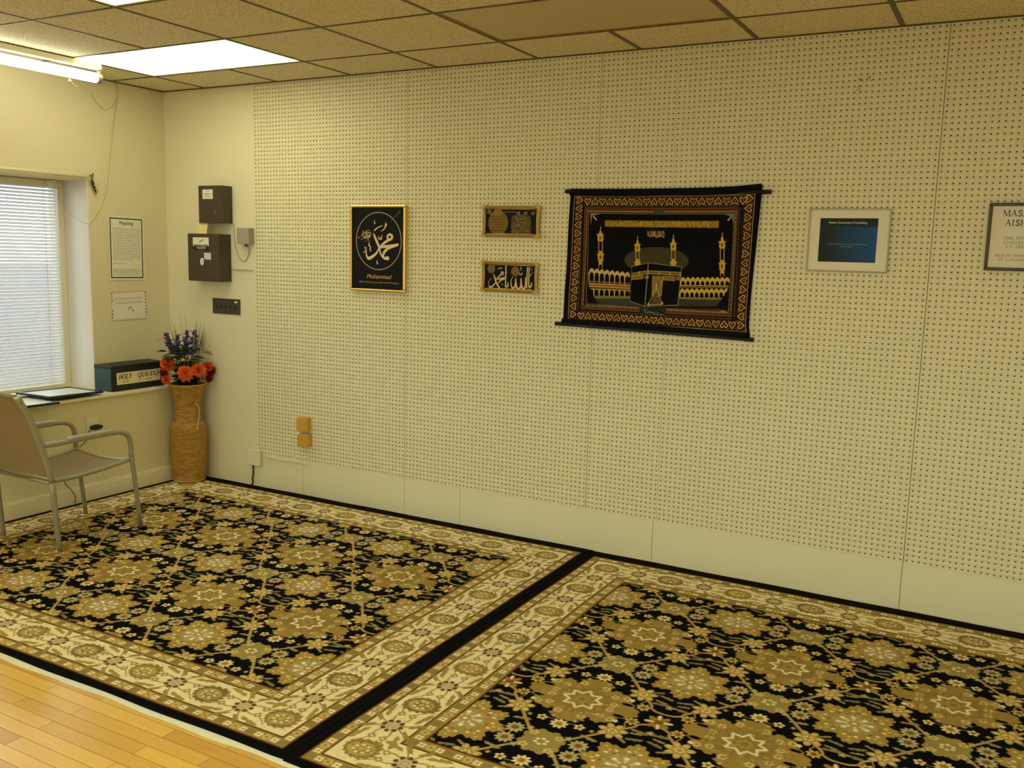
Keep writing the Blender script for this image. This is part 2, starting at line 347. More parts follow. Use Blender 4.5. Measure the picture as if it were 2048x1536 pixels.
# thick-and-thin capital letters drawn as strokes; (t)hin or thic(k)
G = {'H': (1, [('k', [(.15, 0), (.15, 1)]), ('k', [(.85, 0), (.85, 1)]), ('t', [(.15, .5), (.85, .5)])]),
 'O': (1, [('o', .5, .5, .42, .5)]), 'Q': (1, [('o', .5, .5, .42, .5), ('k', [(.45, .12), (.7, -.1), (.95, -.18)])]),
 'L': (.8, [('k', [(.2, 0), (.2, 1)]), ('t', [(.2, .02), (.75, .02), (.78, .25)])]),
 'Y': (.95, [('k', [(.08, 1), (.5, .45), (.5, 0)]), ('t', [(.9, 1), (.5, .45)])]),
 'U': (.95, [('k', [(.15, 1), (.15, .3), (.3, .03), (.6, .03)]), ('t', [(.6, .03), (.8, .25), (.8, 1)])]),
 'R': (.95, [('k', [(.18, 0), (.18, 1)]), ('t', [(.18, .98), (.6, .98), (.75, .75), (.6, .5), (.18, .5)]), ('k', [(.5, .5), (.85, 0)])]),
 'A': (1, [('t', [(.5, 1), (.1, 0)]), ('k', [(.5, 1), (.9, 0)]), ('t', [(.25, .35), (.75, .35)])]),
 'N': (1, [('t', [(.15, 0), (.15, 1)]), ('k', [(.15, 1), (.85, 0)]), ('t', [(.85, 0), (.85, 1)])]),
 'S': (.8, [('k', [(.7, .85), (.5, 1), (.25, .93), (.15, .75), (.3, .58), (.6, .45), (.72, .25), (.55, .04), (.3, 0), (.12, .15)])]),
 'M': (1.2, [('t', [(.12, 0), (.15, 1)]), ('k', [(.15, 1), (.6, .1)]), ('t', [(.6, .1), (1.05, 1)]), ('k', [(1.05, 1), (1.08, 0)])]),
 'I': (.45, [('k', [(.22, 0), (.22, 1)])]), 'J': (.6, [('k', [(.4, 1), (.4, .2), (.2, -.05), (.05, .05)])]),
 'D': (1, [('k', [(.18, 0), (.18, 1)]), ('t', [(.18, .98), (.55, .95), (.85, .5), (.55, .03), (.18, .02)])]),
 'C': (.95, [('k', [(.85, .8), (.6, 1), (.3, .9), (.12, .5), (.3, .08), (.6, 0), (.88, .2)])]),
 'B': (.9, [('k', [(.18, 0), (.18, 1)]), ('t', [(.18, .98), (.6, .95), (.68, .75), (.55, .54), (.18, .52)]), ('t', [(.55, .54), (.8, .3), (.6, .02), (.18, .02)])]),
 'G': (1, [('k', [(.85, .8), (.6, 1), (.3, .9), (.12, .5), (.3, .08), (.6, 0), (.82, .1), (.84, .4)])]),
 'T': (.9, [('k', [(.45, 0), (.45, 1)]), ('t', [(.05, .8), (.06, .98), (.84, .98), (.85, .8)])]),
 'V': (.95, [('k', [(.08, 1), (.48, 0)]), ('t', [(.88, 1), (.48, 0)])]), 'F': (.8, [('k', [(.2, 0), (.2, 1)]), ('t', [(.2, .98), (.75, .98)]), ('t', [(.2, .52), (.6, .52)])]),
 '0': (.7, [('o', .35, .5, .28, .48)]), '1': (.5, [('k', [(.3, 0), (.3, 1), (.12, .85)])]), '2': (.7, [('k', [(.1, .8), (.35, 1), (.6, .8), (.5, .5), (.1, .03), (.65, .03)])]),
 '3': (.7, [('k', [(.1, .9), (.4, 1), (.58, .78), (.35, .54), (.62, .28), (.4, 0), (.08, .1)])]), '4': (.7, [('k', [(.5, 0), (.5, 1), (.05, .3), (.68, .3)])]),
 '5': (.7, [('k', [(.6, .98), (.18, .98), (.13, .55), (.45, .6), (.62, .3), (.4, 0), (.08, .08)])]), '8': (.7, [('o', .35, .74, .22, .25), ('o', .35, .25, .26, .25)]),
 '9': (.7, [('o', .35, .68, .25, .3), ('k', [(.6, .7), (.5, .2), (.3, 0)])]), '$': (.7, [('k', [(.6, .85), (.35, .95), (.12, .72), (.6, .3), (.35, .05), (.08, .15)]), ('t', [(.35, -.1), (.35, 1.1)])]),
 '.': (.35, [('k', [(.15, .02), (.17, .04)])]), ',': (.35, [('k', [(.18, .04), (.1, -.15)])]), 'o': (.65, [('o', .32, .3, .24, .3)]), 'r': (.5, [('k', [(.12, 0), (.12, .6)]), ('t', [(.12, .45), (.3, .6), (.45, .55)])]), ' ': (.6, [])}
def serif(cv, s, cx, y, h, col, width=None, shear=0, thick=.13, thin=.06, ser=True):
    adv = [G[c][0]+.14 for c in s]; tot = sum(adv)*h; sx = (width/tot) if width else 1; x = cx-tot*sx/2
    T = lambda px, py: (x+(px*h)*sx+shear*py*h, y+py*h)
    for c, ad in zip(s, adv):
        for st in G[c][1]:
            if st[0] == 'o':
                _, ox, oy, rx, ry = st; k = 20
                P = [T(ox+rx*math.cos(2*PI*i/k), oy+ry*math.sin(2*PI*i/k)) for i in range(k+1)]
                cv.stroke(P, [thin*h, thick*h, thin*h*.9, thick*h, thin*h][::1] if 0 else [thick*h, thin*h, thick*h, thin*h, thick*h], col)
            else:
                wd = (thick if st[0] == 'k' else thin)*h; P = [T(*p) for p in st[1]]; cv.stroke(P, wd, col)
                if ser and len(st[1]) == 2:
                    for (px, py) in st[1]:
                        if py in (0, 1): cv.stroke([T(px-.12, py+(.02 if py == 0 else -.02)), T(px+.12, py+(.02 if py == 0 else -.02))], thin*h*.8, col)
        x += ad*h*sx
def greek(cv, xa, xb, y, h, col, a=.8, gap=.12):     # a line of print too small to read
    x = xa
    while x < xb:
        L = random.uniform(1.5, 5)*h
        L = min(L, xb-x); k = max(2, int(L/(h*.45)))
        P = [(x+L*i/k, y+h*random.uniform(-.35, .35)) for i in range(k+1)]
        cv.stroke(P, h*.38, col, a=a); x += L+h*random.uniform(.5, .9)

#==SETTING==
# ------------------------------------------------------------------ the room
XR, YF, XL = 8.6, -7.6, .20
bm = B(); box(bm, -.4, XR, YF, .3, -.12, 0); struct('floor', bm, M['floor'])
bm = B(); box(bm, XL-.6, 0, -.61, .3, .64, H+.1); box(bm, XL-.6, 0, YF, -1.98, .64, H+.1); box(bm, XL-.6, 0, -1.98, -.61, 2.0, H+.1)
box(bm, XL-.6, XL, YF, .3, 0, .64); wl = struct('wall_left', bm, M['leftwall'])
bm = B(); box(bm, XR, XR+.15, YF, .3, 0, H+.1); struct('wall_right', bm, M['plaster'])
bm = B(); box(bm, -.4, XR+.15, YF-.15, YF, 0, .6); box(bm, -.4, XR+.15, YF-.15, YF, 2.4, H+.1); box(bm, -.4, 2.4, YF-.15, YF, .6, 2.4); box(bm, 7.6, XR+.15, YF-.15, YF, .6, 2.4); struct('wall_front', bm, M['plaster'])
w2 = B()
for x in (2.43, 3.7, 5.0, 6.3, 7.57): box(w2, x-.03, x+.03, YF-.1, YF-.04, .6, 2.4)
w2 = struct('window_2', w2, M['alu']); bm = B(); box(bm, 2.4, 7.6, YF-.075, YF-.07, .6, 2.4); struct('window_pane', bm, M['glass'], w2)
PX = [.822, 2.027, 3.241, 3.652, 4.862, 6.075, 7.29, XR]; PB = .231
bm = B(); box(bm, 0, PX[0], 0, .3, 0, H+.1); wb = struct('wall_back', bm, M['plaster'])
bm = B(); box(bm, PX[0], XR, .022, .3, 0, H+.1); struct('wall_core', bm, M['cavity'], wb)
LX = [PX[0], 1.216, 2.027, 2.428, 3.634, 4.86, 6.07, 7.28, XR]
for a, b in zip(LX, LX[1:]):
    bm = B(); box(bm, a+.001, b-.001, 0, .022, 0, PB-.001); struct('lower_board', bm, M['lower'], wb, bevel=.001)
def pegboard(xa, xb, za, zb, ya=-.001, yb=.005, pitch=.0254, r=.0032):
    nx = int((xb-xa)/pitch); nz = int((zb-za)/pitch); sx = (xb-xa)/nx; sz = (zb-za)/nz
    an = np.arange(8)*PI/4; ox = np.clip(np.cos(an)*1.5, -1, 1)*sx/2; oz = np.clip(np.sin(an)*1.5, -1, 1)*sz/2
    ix, iz = np.cos(an)*r, np.sin(an)*r
    cx, cz = np.meshgrid(xa+(np.arange(nx)+.5)*sx, za+(np.arange(nz)+.5)*sz); cx = cx.ravel()[:, None]; cz = cz.ravel()[:, None]; n = len(cx)
    V = np.empty((n, 24, 3), np.float32)
    V[:, 0:8, 0] = cx+ox; V[:, 0:8, 2] = cz+oz; V[:, 0:8, 1] = ya
    V[:, 8:16, 0] = cx+ix; V[:, 8:16, 2] = cz+iz; V[:, 8:16, 1] = ya
    V[:, 16:24, 0] = cx+ix; V[:, 16:24, 2] = cz+iz; V[:, 16:24, 1] = yb
    k = np.arange(8); k2 = (k+1) % 8
    F = np.concatenate([np.stack([k, k2, k2+8, k+8], 1), np.stack([k+8, k2+8, k2+16, k+16], 1)])
    q = (F[None]+(np.arange(n)*24)[:, None, None]).reshape(-1, 4)
    # rim of the sheet
    base = n*24; E = np.array([(x, y, z) for x in (xa, xb) for y in (ya, yb) for z in (za, zb)], np.float32)
    q = np.concatenate([q, base+np.array([(0, 1, 3, 2), (4, 6, 7, 5), (0, 2, 6, 4), (1, 5, 7, 3)])])
    me = quadmesh('pegboard_panel', np.concatenate([V.reshape(-1, 3), E]), q)
    mi = np.zeros(len(q), np.int32); mi[:n*16] = np.tile(np.repeat([0, 1], 8), n); me.polygons.foreach_set('material_index', mi); return me
for a, b in zip(PX, PX[1:]):
    if a > 6: break
    link('pegboard_panel', pegboard(a+(.0013 if a > 3.7 or a < 3.3 else .0006), b-(.0013 if b < 3.3 or b > 3.7 else .0006), PB, H), M['peg'], wb).data.materials.append(M['hardboard'])
bm = B(); box(bm, 6.077, XR, -.001, .005, PB, H); struct('pegboard_panel', bm, M['peg'], wb)
# pale strip along the bottom of the first panel
bm = B(); tube(bm, [(.88, -.007, .226), (1.02, -.008, .217), (1.13, -.007, .221), (1.25, -.007, .215)], .0055, 6, 4); struct('trim_1', bm, M['trim'])
# ledge and skirting on the window wall
bm = B(); box(bm, -.22, XL+.018, YF, -.001, .641, .663); struct('trim_2', bm, M['trim'], bevel=.006)
bm = B(); box(bm, XL, XL+.014, YF, 0, 0, .098); box(bm, XL, XL+.008, YF, 0, .098, .108); struct('baseboard_left', bm, M['trim'], bevel=.003)
# window: jamb lining, frame, sash, glass
bm = B(); box(bm, -.30, -.002, -.618, -.6, .663, 2.0); box(bm, -.3, -.002, -1.985, -1.965, .663, 2.0); struct('trim_3', bm, M['reveal'])
win = B(); box(win, -.30, -.235, -.66, -.618, .663, 2.0); box(win, -.30, -.235, -1.965, -1.92, .663, 2.0); box(win, -.30, -.235, -1.92, -.66, .663, .70); box(win, -.30, -.235, -1.92, -.66, 1.955, 2.0)
win = struct('window_1', win, M['trim'], bevel=.004)
bm = B(); box(bm, -.272, -.268, -1.92, -.66, .70, 1.955); struct('window_pane', bm, M['glass'], win)
# outside
bm = B(); box(bm, -60, -.7, -50, 50, -.2, -.1); box(bm, -.7, 60, -50, YF-.3, -.2, -.1); tag(obj('parking_lot', bm, M['asphalt']), 'grey asphalt lot outside beyond the window blind', 'ground')
bpy.data.objects['parking_lot']['kind'] = 'structure'

# ceiling
GX = [.403+.6096*k for k in range(14)]; GX[1] = 1.03; GX[2] = 1.615; GX[4] = 2.87; GX[6] = 4.035
GY = [-.415, -1.0, -1.642]+[-1.642-.6096*k for k in range(1, 10)]
bm = B(); xs = [-.05]+GX; ys = [.02]+GY
LIT = {(0, 1), (1, 1)}                                    # cells taken by lamp panels (column, row)
lamps = [((GX[0], GX[2]), (GY[1], GY[0]), 'lit'), ((GX[4], GX[6]), (GY[1], GY[0]), 'off'), ((GX[2], GX[4]), (GY[3], GY[2]), 'dim'),
         ((GX[6], GX[8]), (GY[5], GY[4]), 'far'), ((GX[0], GX[2]), (GY[7], GY[6]), 'far'), ((GX[4], GX[6]), (GY[8], GY[7]), 'far'), ((GX[9], GX[11]), (GY[7], GY[6]), 'far')]
for xa, xb in zip(xs, xs[1:]+[XR]):
    for yb, ya in zip(ys, ys[1:]+[YF]):
        if xb-xa < .03: continue
        if any(L[0][0]-.01 < (xa+xb)/2 < L[0][1]+.01 and L[1][0] < (ya+yb)/2 < L[1][1] for L in lamps): continue
        g = .006; s = .004
        v = [bm.verts.new(p) for p in ((xa+g, ya+g, H+.002), (xb-g, ya+g, H+.002), (xb-g, yb-g, H+.002), (xa+g, yb-g, H+.002))]
        u = [bm.verts.new(p) for p in ((xa, ya, H+.008), (xb, ya, H+.008), (xb, yb, H+.008), (xa, yb, H+.008))]
        bm.faces.new(v)
        for k in range(4): bm.faces.new((v[k], v[(k+1) % 4], u[(k+1) % 4], u[k]))
box(bm, -.4, XR, YF, .3, H+.1, H+.2)
ce = struct('ceiling', bm, M['ceil'])
bm = B(); hw = .008
for k, x in enumerate(GX):
    if x > XR-.02: continue
    e = hw+(.003 if k > 4 else 0); cuts = sorted([L[1] for L in lamps if L[0][0]+.05 < x < L[0][1]-.05]); y0 = YF
    for ca, cb in cuts+[(-.002, 0)]:
        box(bm, x-e, x+e, y0, ca, H-.001, H+.012); y0 = cb
for y in GY: box(bm, 0, XR, y-hw*.8, y+hw*.8, H-.0015, H+.011)
box(bm, 0, XR, -.012, -.0012, H-.004, H+.01); box(bm, .001, .012, YF, 0, H-.004, H+.01)
struct('ceiling_grid', bm, M['bar'], ce)
for (xa, xb), (ya, yb), k in lamps:
    lab = {'lit': 'bright recessed ceiling light panel near the corner, beside the hanging tube', 'off': 'unlit recessed ceiling light panel with a dull flat lens',
           'dim': 'lit recessed ceiling light panel cut by the top edge of the picture', 'far': 'lit recessed ceiling light panel further back in the room'}[k]
    t = thing('recessed_ceiling_light', lab, 'ceiling light', ((xa+xb)/2, (ya+yb)/2, H), group='ceiling lights behind the viewpoint' if k == 'far' else None)
    w2, d2 = (xb-xa)/2-.007, (yb-ya)/2-.006
    bm = B(); box(bm, -w2, w2, -d2, d2, .012, .095)
    obj('housing', bm, M['housing'], t)
    bm = B()
    for a in ((-w2, w2, -d2, -d2+.012), (-w2, w2, d2-.012, d2), (-w2, -w2+.012, -d2+.012, d2-.012), (w2-.012, w2, -d2+.012, d2-.012)): box(bm, *a, .001, .010)
    obj('lens_frame', bm, M['oldgold'] if k == 'off' else M['housing'], t)
    bm = B(); box(bm, -w2+.012, w2-.012, -d2+.012, d2-.012, .004, .009)
    obj('lens', bm, {'lit': M['lens'], 'off': M['offlens'], 'dim': M['lensdim'], 'far': M['lensfar']}[k], t)

#==OBJECTS==
# ------------------------------------------------------------------ rugs (one design, two rugs)
TAN = (.38, .26, .075); TAN2 = (.48, .35, .12); OLV = (.26, .23, .10); CRM = (.90, .80, .54); NVY = (.004, .004, .007); BRN = (.10, .030, .010)
GLD = (.48, .30, .07); KHK = (.38, .30, .13); GRY = (.42, .37, .22); YEL = (.70, .54, .22); RST = (.24, .12, .035)
FX, FY = 1.2125, .868; P_, Q_ = .592, .677
cv = Canvas(-1.518, 1.518, -1.185, 1.185, .003, NVY)
def leafy(cv, cx, cy, rot, s, col, flip=1):
    k = []
    for t, rr in ((0, 0), (.2, .16), (.45, .10), (.5, .2), (.75, .13), (.8, .2), (1, .02)):
        k.append((t, rr))
    pts = [(t-.5, rr) for t, rr in k]+[(t-.5, -rr*.35) for t, rr in reversed(k)]
    c, sn = math.cos(rot), math.sin(rot)
    cv.poly([(cx+s*(x*c-y*flip*sn), cy+s*(x*sn+y*flip*c)) for x, y in pts], col)
def star(cx, cy, rx, ry, n, inner, w, col):
    pts = []
    for k in range(2*n+1):
        a = PI*k/n; r = 1 if k % 2 == 0 else inner; pts.append((cx+rx*r*math.cos(a), cy+ry*r*math.sin(a)))
    cv.stroke(pts, w, col)
def med_a(x, y):
    cv.polar(x, y, lambda t: .180*(1+.06*np.cos(4*t)+.05*np.cos(8*t+.6)+.06*np.abs(np.sin(14*t))-.03), .21, TAN, 1.08, .86)
    cv.polar(x, y, lambda t: .11*(1+.05*np.cos(8*t)), .13, tuple(c*.80 for c in TAN), 1.1, .85, 0, .6, 4)
    for sx in (-1, 1):
        for sy in (-1, 1):
            cv.ell(x+sx*.157, y+sy*.046, .022, .010, NVY); cv.ell(x+sx*.07, y+sy*.125, .010, .016, NVY); cv.ell(x+sx*.088, y+sy*.132, .014, .008, NVY)
            for px, py in ((.14, .085), (.115, .02), (.045, .118), (.098, .075)):
                cv.flower(x+sx*px, y+sy*py, .018, 6, YEL, .5); cv.ell(x+sx*px, y+sy*py, .006, .006, OLV)
            cv.flower(x+sx*.16, y+sy*.085, .011, 5, CRM, .5)
    for k in range(120):
        a = random.uniform(0, 2*PI); r = random.uniform(.03, .15)
        cv.ell(x+r*math.cos(a)*1.1, y+r*math.sin(a)*.82, random.uniform(.004, .010), random.uniform(.003, .008), random.choice([OLV, KHK, TAN2, (.24, .13, .03), (.26, .24, .15), (.5, .4, .2)]), .75)
    for k in range(12):
        a = 2*PI*k/12+.26
        cv.stroke([(x+.085*math.cos(a), y+.07*math.sin(a)), (x+.14*math.cos(a+.12), y+.11*math.sin(a+.12))], .004, (.26, .16, .05))
    star(x, y, .074, .070, 8, .66, .010, CRM); cv.flower(x, y, .030, 8, GLD, .3); cv.flower(x, y, .016, 6, OLV, .3)
def med_b(x, y):
    q = .80
    cv.polar(x, y, lambda t: .182*q*(1-.24*np.abs(np.sin(4*t))**1.5+.09*np.abs(np.sin(20*t+.3))-.03*np.cos(2*t)), .20, (.43, .30, .085), 1.08, .95)
    for k in range(8):
        a = PI*k/4+PI/8; cv.ell(x+.152*q*math.cos(a)*1.05, y+.152*q*math.sin(a)*.95, .010, .008, NVY)
    cv.polar(x, y, lambda t: .095*q*(1+.12*np.cos(8*t)), .12, (.48, .41, .24), 1, .92, 0, .7, 7)
    for k in range(16):
        a = PI*k/8+.1; cv.stroke([(x+.07*q*math.cos(a), y+.065*q*math.sin(a)), (x+.125*q*math.cos(a+.05), y+.115*q*math.sin(a+.05))], .0035, (.30, .20, .06), a=.8)
    for k in range(8):
        a = PI*k/4; c, s_ = math.cos(a), math.sin(a); R1 = .122*q
        for d in (-.22, 0, .22):
            cv.ell(x+(R1+(0 if d else .010))*math.cos(a+d*.85)*1.05, y+(R1+(0 if d else .010))*math.sin(a+d*.85)*.95, .0075, .0055, CRM if d else YEL)
        cv.ell(x+.105*q*c, y+.1*q*s_, .006, .006, (.24, .15, .05)); cv.ell(x+.163*q*math.cos(a)*1.05, y+.163*q*math.sin(a)*.95, .006, .005, YEL)
        cv.stroke([(x+.028*q*math.cos(a+.2), y+.026*q*math.sin(a+.2)), (x+.062*q*math.cos(a+.2), y+.056*q*math.sin(a+.2))], .011, (.74, .68, .50))
        cv.ell(x+.068*q*math.cos(a+.2), y+.060*q*math.sin(a+.2), .009, .008, (.92, .88, .72))
    cv.flower(x, y, .024, 8, GLD, .4); cv.ell(x, y, .009, .008, CRM)
def fl(x, y, r, n, c1, c2, tips=None):
    cv.flower(x, y, r*1.08, n, c1, .48, .3, .9)
    if tips:
        for k in range(n): cv.ell(x+r*.72*math.cos(2*PI*k/n+.3), y+r*.72*math.sin(2*PI*k/n+.3), r*.2, r*.2, tips)
    cv.flower(x, y, r*.42, 5, c2, .3)
VINE = (.52, .34, .13)
for i in range(-3, 4):
    for j in range(-3, 3):
        ox, oy = (i+.5)*P_, (j+.5)*Q_                     # a star medallion stands here
        for sx in (-1, 1):
            for sy in (-1, 1):
                T = lambda u, v: (ox+sx*u*P_, oy+sy*v*Q_)
                cv.stroke([T(0, .5), T(.08, .46), T(.3, .225), T(.39, .135), T(.405, .10), T(.45, .075), T(.5, .07)], [.016, .011, .012, .009, .010, .009], VINE, sm=4)
                cv.stroke([T(.3, .225), T(.345, .16), T(.33, .12), T(.36, .08)], .0035, VINE, sm=3)
                cv.stroke([T(0, .3), T(.06, .27), T(.12, .28)], .003, KHK, sm=3)
for i in range(-3, 4):
    for j in range(-3, 3):
        ox, oy = (i+.5)*P_, (j+.5)*Q_
        med_a(ox, oy); med_b(ox+.5*P_, oy+.5*Q_)
        for sx in (-1, 1):
            for sy in (-1, 1):
                T = lambda u, v: (ox+sx*u*P_, oy+sy*v*Q_)
                for u, v in ((.2, .445),): fl(*T(u, v), .033, 10, GRY, RST, (.58, .51, .30))
                fl(*T(.12, .28), .019, 5, YEL, RST, CRM); fl(*T(.36, .085), .025, 7, TAN2, RST, YEL)
                x, y = T(.3, .225); fl(x, y, .050, 7, TAN2, GLD, YEL)
                for k in range(6): cv.ell(x+.014*math.cos(k*PI/3), y+.012*math.sin(k*PI/3), .0045, .0045, CRM)
                leafy(cv, *T(.215, .35), (.2)*sx*sy, .07, KHK, sx*sy); leafy(cv, *T(.44, .245), (-.3)*sx*sy, .065, OLV, sx*sy); leafy(cv, *T(.375, .285), (.5)*sx*sy, .05, KHK, -sx*sy); leafy(cv, *T(.44, .16), (.1)*sx*sy, .075, OLV, sx*sy); leafy(cv, *T(.43, .195), (-.2)*sx*sy, .05, KHK, -sx*sy); fl(*T(.5, .15), .014, 5, KHK, YEL)
                fl(*T(.12, .41), .013, 5, GRY, YEL); fl(*T(.07, .235), .010, 4, GRY, YEL); fl(*T(.20, .285), .009, 4, KHK, YEL)
        for sy in (-1, 1): fl(ox, oy+sy*.3*Q_, .031, 9, YEL, (.40, .22, .05), CRM)
        x, y = ox, oy+.5*Q_
        cv.flower(x, y, .082, 8, (.36, .29, .11), .36, .39, .9); cv.flower(x, y, .070, 16, (.36, .29, .11), .2); cv.ell(x, y, .04, .036, (.34, .27, .10), .7, 5)
        for k in range(8):
            if k % 2: fl(x+.066*math.cos(k*PI/4), y+.062*math.sin(k*PI/4), .017, 5, YEL, GLD)
        for k in range(6): cv.ell(x+.020*math.cos(k*PI/3+.5), y+.018*math.sin(k*PI/3+.5), .0075, .0065, CRM)
        for dx in (0,):
            x, y = ox+.5*P_, oy-.015
            cv.flower(x, y, .050, 8, (.38, .24, .06), .45, .2, 1.0)
            for a in (.2, 1.77, 3.34, 4.9): cv.stroke([(x+.018*math.cos(a), y+.016*math.sin(a)), (x+.045*math.cos(a), y+.042*math.sin(a))], .010, CRM)
            cv.flower(x, y, .018, 6, RST, .3)
# border bands: guard stripe, cream band, guard stripe
def band(ax, ay, bx, by, col):                    # frame between half sizes a (inner) and b (outer)
    cv.rect(-bx, bx, ay, by, col); cv.rect(-bx, bx, -by, -ay, col); cv.rect(-bx, -ax, -by, by, col); cv.rect(ax, bx, -by, by, col)
band(FX+.2, FY+.2, 1.7, 1.4, NVY); band(FX, FY, FX+.286, FY+.292, TAN); band(FX+.060, FY+.060, FX+.240, FY+.242, CRM)
for d, c, wd in ((.002, BRN, .008), (.060, BRN, .007), (.240, BRN, .007), (.286, (.16, .05, .015), .006)):
    x, y = FX+d, FY+d+(.006 if d > .28 else 0); cv.stroke([(-x, -y), (x, -y), (x, y), (-x, y), (-x, -y)], wd, c)
def side(hx, hy, pitch, fn):                      # walk the four sides: fn(x, y, direction, k)
    nx = max(2, round(2*hx/pitch)); ny = max(2, round(2*hy/pitch))
    for k in range(nx+1):
        x = -hx+2*hx*k/nx; fn(x, -hy, 0, k); fn(x, hy, PI, k)
    for k in range(1, ny):
        y = -hy+2*hy*k/ny; fn(hx, y, PI/2, k); fn(-hx, y, -PI/2, k)
def guard(x, y, a, k):
    if k % 2:
        for q in range(4): cv.ell(x+.0095*math.cos(PI/2*q+.78), y+.0095*math.sin(PI/2*q+.78), .0075, .0065, CRM)
        cv.ell(x, y, .0035, .0035, BRN)
    elif k % 4 == 0: cv.rect(x-.015, x+.015, y-.014, y+.014, OLV, .75)
    else: cv.flower(x, y, .019, 6, YEL, .4, a=.8); cv.ell(x, y, .006, .006, OLV)
side(FX+.032, FY+.032, .035, guard); side(FX+.264, FY+.267, .035, guard)
BX, BY = FX+.152, FY+.152
def tf(x, y, a): return lambda u, v: (x+u*math.cos(a)-v*math.sin(a), y+u*math.sin(a)+v*math.cos(a))
def cross(x, y, a, half):
    T = tf(x, y, a)
    for s in (-1, 1):
        for q in (-1, 1):
            cv.stroke([T(0, 0), T(s*.05, q*.028), T(s*.10, q*.03), T(s*.145, q*.062)], [.007, .006, .004], (.40, .30, .11), sm=4)
            cv.stroke([T(0, 0), T(s*.02, q*.05), T(s*.05, q*.085)], [.007, .006], (.40, .30, .11), sm=4)
            lx, ly = T(s*.088, q*.066); leafy(cv, lx, ly, a+(.25 if s*q > 0 else -.25), .092*s, (.42, .31, .10), q*s)
            lx, ly = T(s*.03, q*.082); leafy(cv, lx, ly, a+s*q*.9, .068*s, (.36, .27, .09), -q*s)
            fx, fy = T(s*.085, q*.022); cv.flower(fx, fy, .016, 4, (.40, .33, .15), .5, a); cv.ell(fx, fy, .005, .005, CRM)
    for k in range(8):
        px, py = T(.033*math.cos(k*PI/4), .033*math.sin(k*PI/4)); cv.ell(px, py, .0095, .0095, (.13, .08, .03))
    for k in range(8):
        px, py = T(.017*math.cos(k*PI/4+.4), .017*math.sin(k*PI/4+.4)); cv.ell(px, py, .007, .007, (.52, .47, .33))
    cv.ell(x, y, .008, .008, YEL)
def palm(x, y, a, k):
    T = tf(x, y, a); d = .062
    c1 = (.24, .19, .08) if k % 2 else (.34, .23, .07)
    rr = a+.6+.25*math.sin(k*2.3); saw = lambda t, n: (t*n/(2*PI)) % 1
    cv.polar(x, y, lambda t: d*(.88+.24*saw(t, 15)*(.5+.5*np.cos(t/2)**2)-.05*np.cos(2*t)+.16*np.clip(np.cos(t-.4), 0, 1)**8), .095, c1, 1.12, .92, rr)
    cv.polar(x, y, lambda t: d*.66*(1+.10*saw(t, 9)), .07, (.52, .39, .15), 1.15, .9, rr); cv.polar(x+.006, y, lambda t: d*.48*(1+.12*np.cos(6*t)), .06, tuple(c*1.15 for c in c1), 1.15, .85, rr)
    for q in range(26):
        an = random.uniform(0, 2*PI); ra = d*random.uniform(.3, .88); cv.ell(x+ra*math.cos(an)*1.1, y+ra*math.sin(an)*.9, random.uniform(.0025, .006), random.uniform(.002, .005), random.choice([(.16, .12, .05), (.50, .38, .15), (.58, .52, .34), (.30, .25, .12)]), .8)
    for q in range(-2, 3):
        cv.stroke([T(.010*q, -.004), T(.016*q, .030-abs(q)*.003)], .0035, (.60, .46, .18), a=.8)
    for q in range(7):
        px, py = T(.022*math.cos(q*.9)*1.2, .022*math.sin(q*.9)); cv.ell(px, py, .0062, .0055, CRM)
    cv.ell(x, y, .009, .009, (.62, .45, .15))
pts = []
side(BX, BY, .1715, lambda x, y, a, k: pts.append((x, y, a, k)))
for x, y, a, k in pts:
    if k % 2 and not (abs(abs(x)-BX) < .01 and abs(abs(y)-BY) < .01): cross(x, y, a, 0)
for x, y, a, k in pts:
    if k % 2 == 0: palm(x, y, a, k//2)
# yarn mottling that belongs to the pile itself
n0 = RS.rand(cv.ny, cv.nx).astype(np.float32); cv.a *= (1+(n0-.5)*.22)[..., None]
n1 = RS.rand(cv.ny//12+2, cv.nx//12+2).astype(np.float32); n1 = np.kron(n1, np.ones((12, 12), np.float32))[:cv.ny, :cv.nx]; cv.a *= (1+(n1-.5)*.10)[..., None]
cv.a = np.clip(cv.a, 0, 1)
def rugz(X, Y, Z):
    return X+.0015*np.sin(Y*9+.5), Y+.003*np.sin(X*5.5)*(np.abs(Y)/1.185)**3, Z+.0105+.0006*np.sin(X*3)*np.sin(Y*4)
RUG = 'pair of matching floral area rugs'
rug = thing('area_rug', 'navy and tan floral rug on the left, under the taupe armchair', 'rug', (1.766, -1.252, .0), group=RUG)
pile = cv.mesh('pile', M['rugpile'], rug, rugz)
bm = B(); nseg = 60                                # black bound edge, a little wavy
edge = []
hx, hn, hy = 1.541, 1.196, 1.243
for k in range(nseg): edge.append((-hx+2*hx*k/nseg, -hn-.003*math.sin(k*.55)))
for k in range(nseg): edge.append((hx+.0004*math.sin(k*.7), -hn+(hy+hn)*k/nseg))
for k in range(nseg): edge.append((hx-2*hx*k/nseg, hy+.002*math.sin(k*.5)))
for k in range(nseg): edge.append((-hx-.0004*math.sin(k*.7), hy-(hy+hn)*k/nseg))
inner = [(x*.998, y*.998) for x, y in edge]
a0 = [bm.verts.new((x, y, .0015)) for x, y in edge]; a1 = [bm.verts.new((x, y, .006)) for x, y in edge]; a2 = [bm.verts.new((x, y, .0092)) for x, y in inner]
for A_, B_ in ((a0, a1), (a1, a2)):
    for k in range(len(A_)): bm.faces.new((A_[k], A_[(k+1) % len(A_)], B_[(k+1) % len(A_)], B_[k]))
bm.faces.new(a2); bm.faces.new(a0[::-1]); obj('bound_edge', bm, M['bindng'], rug)
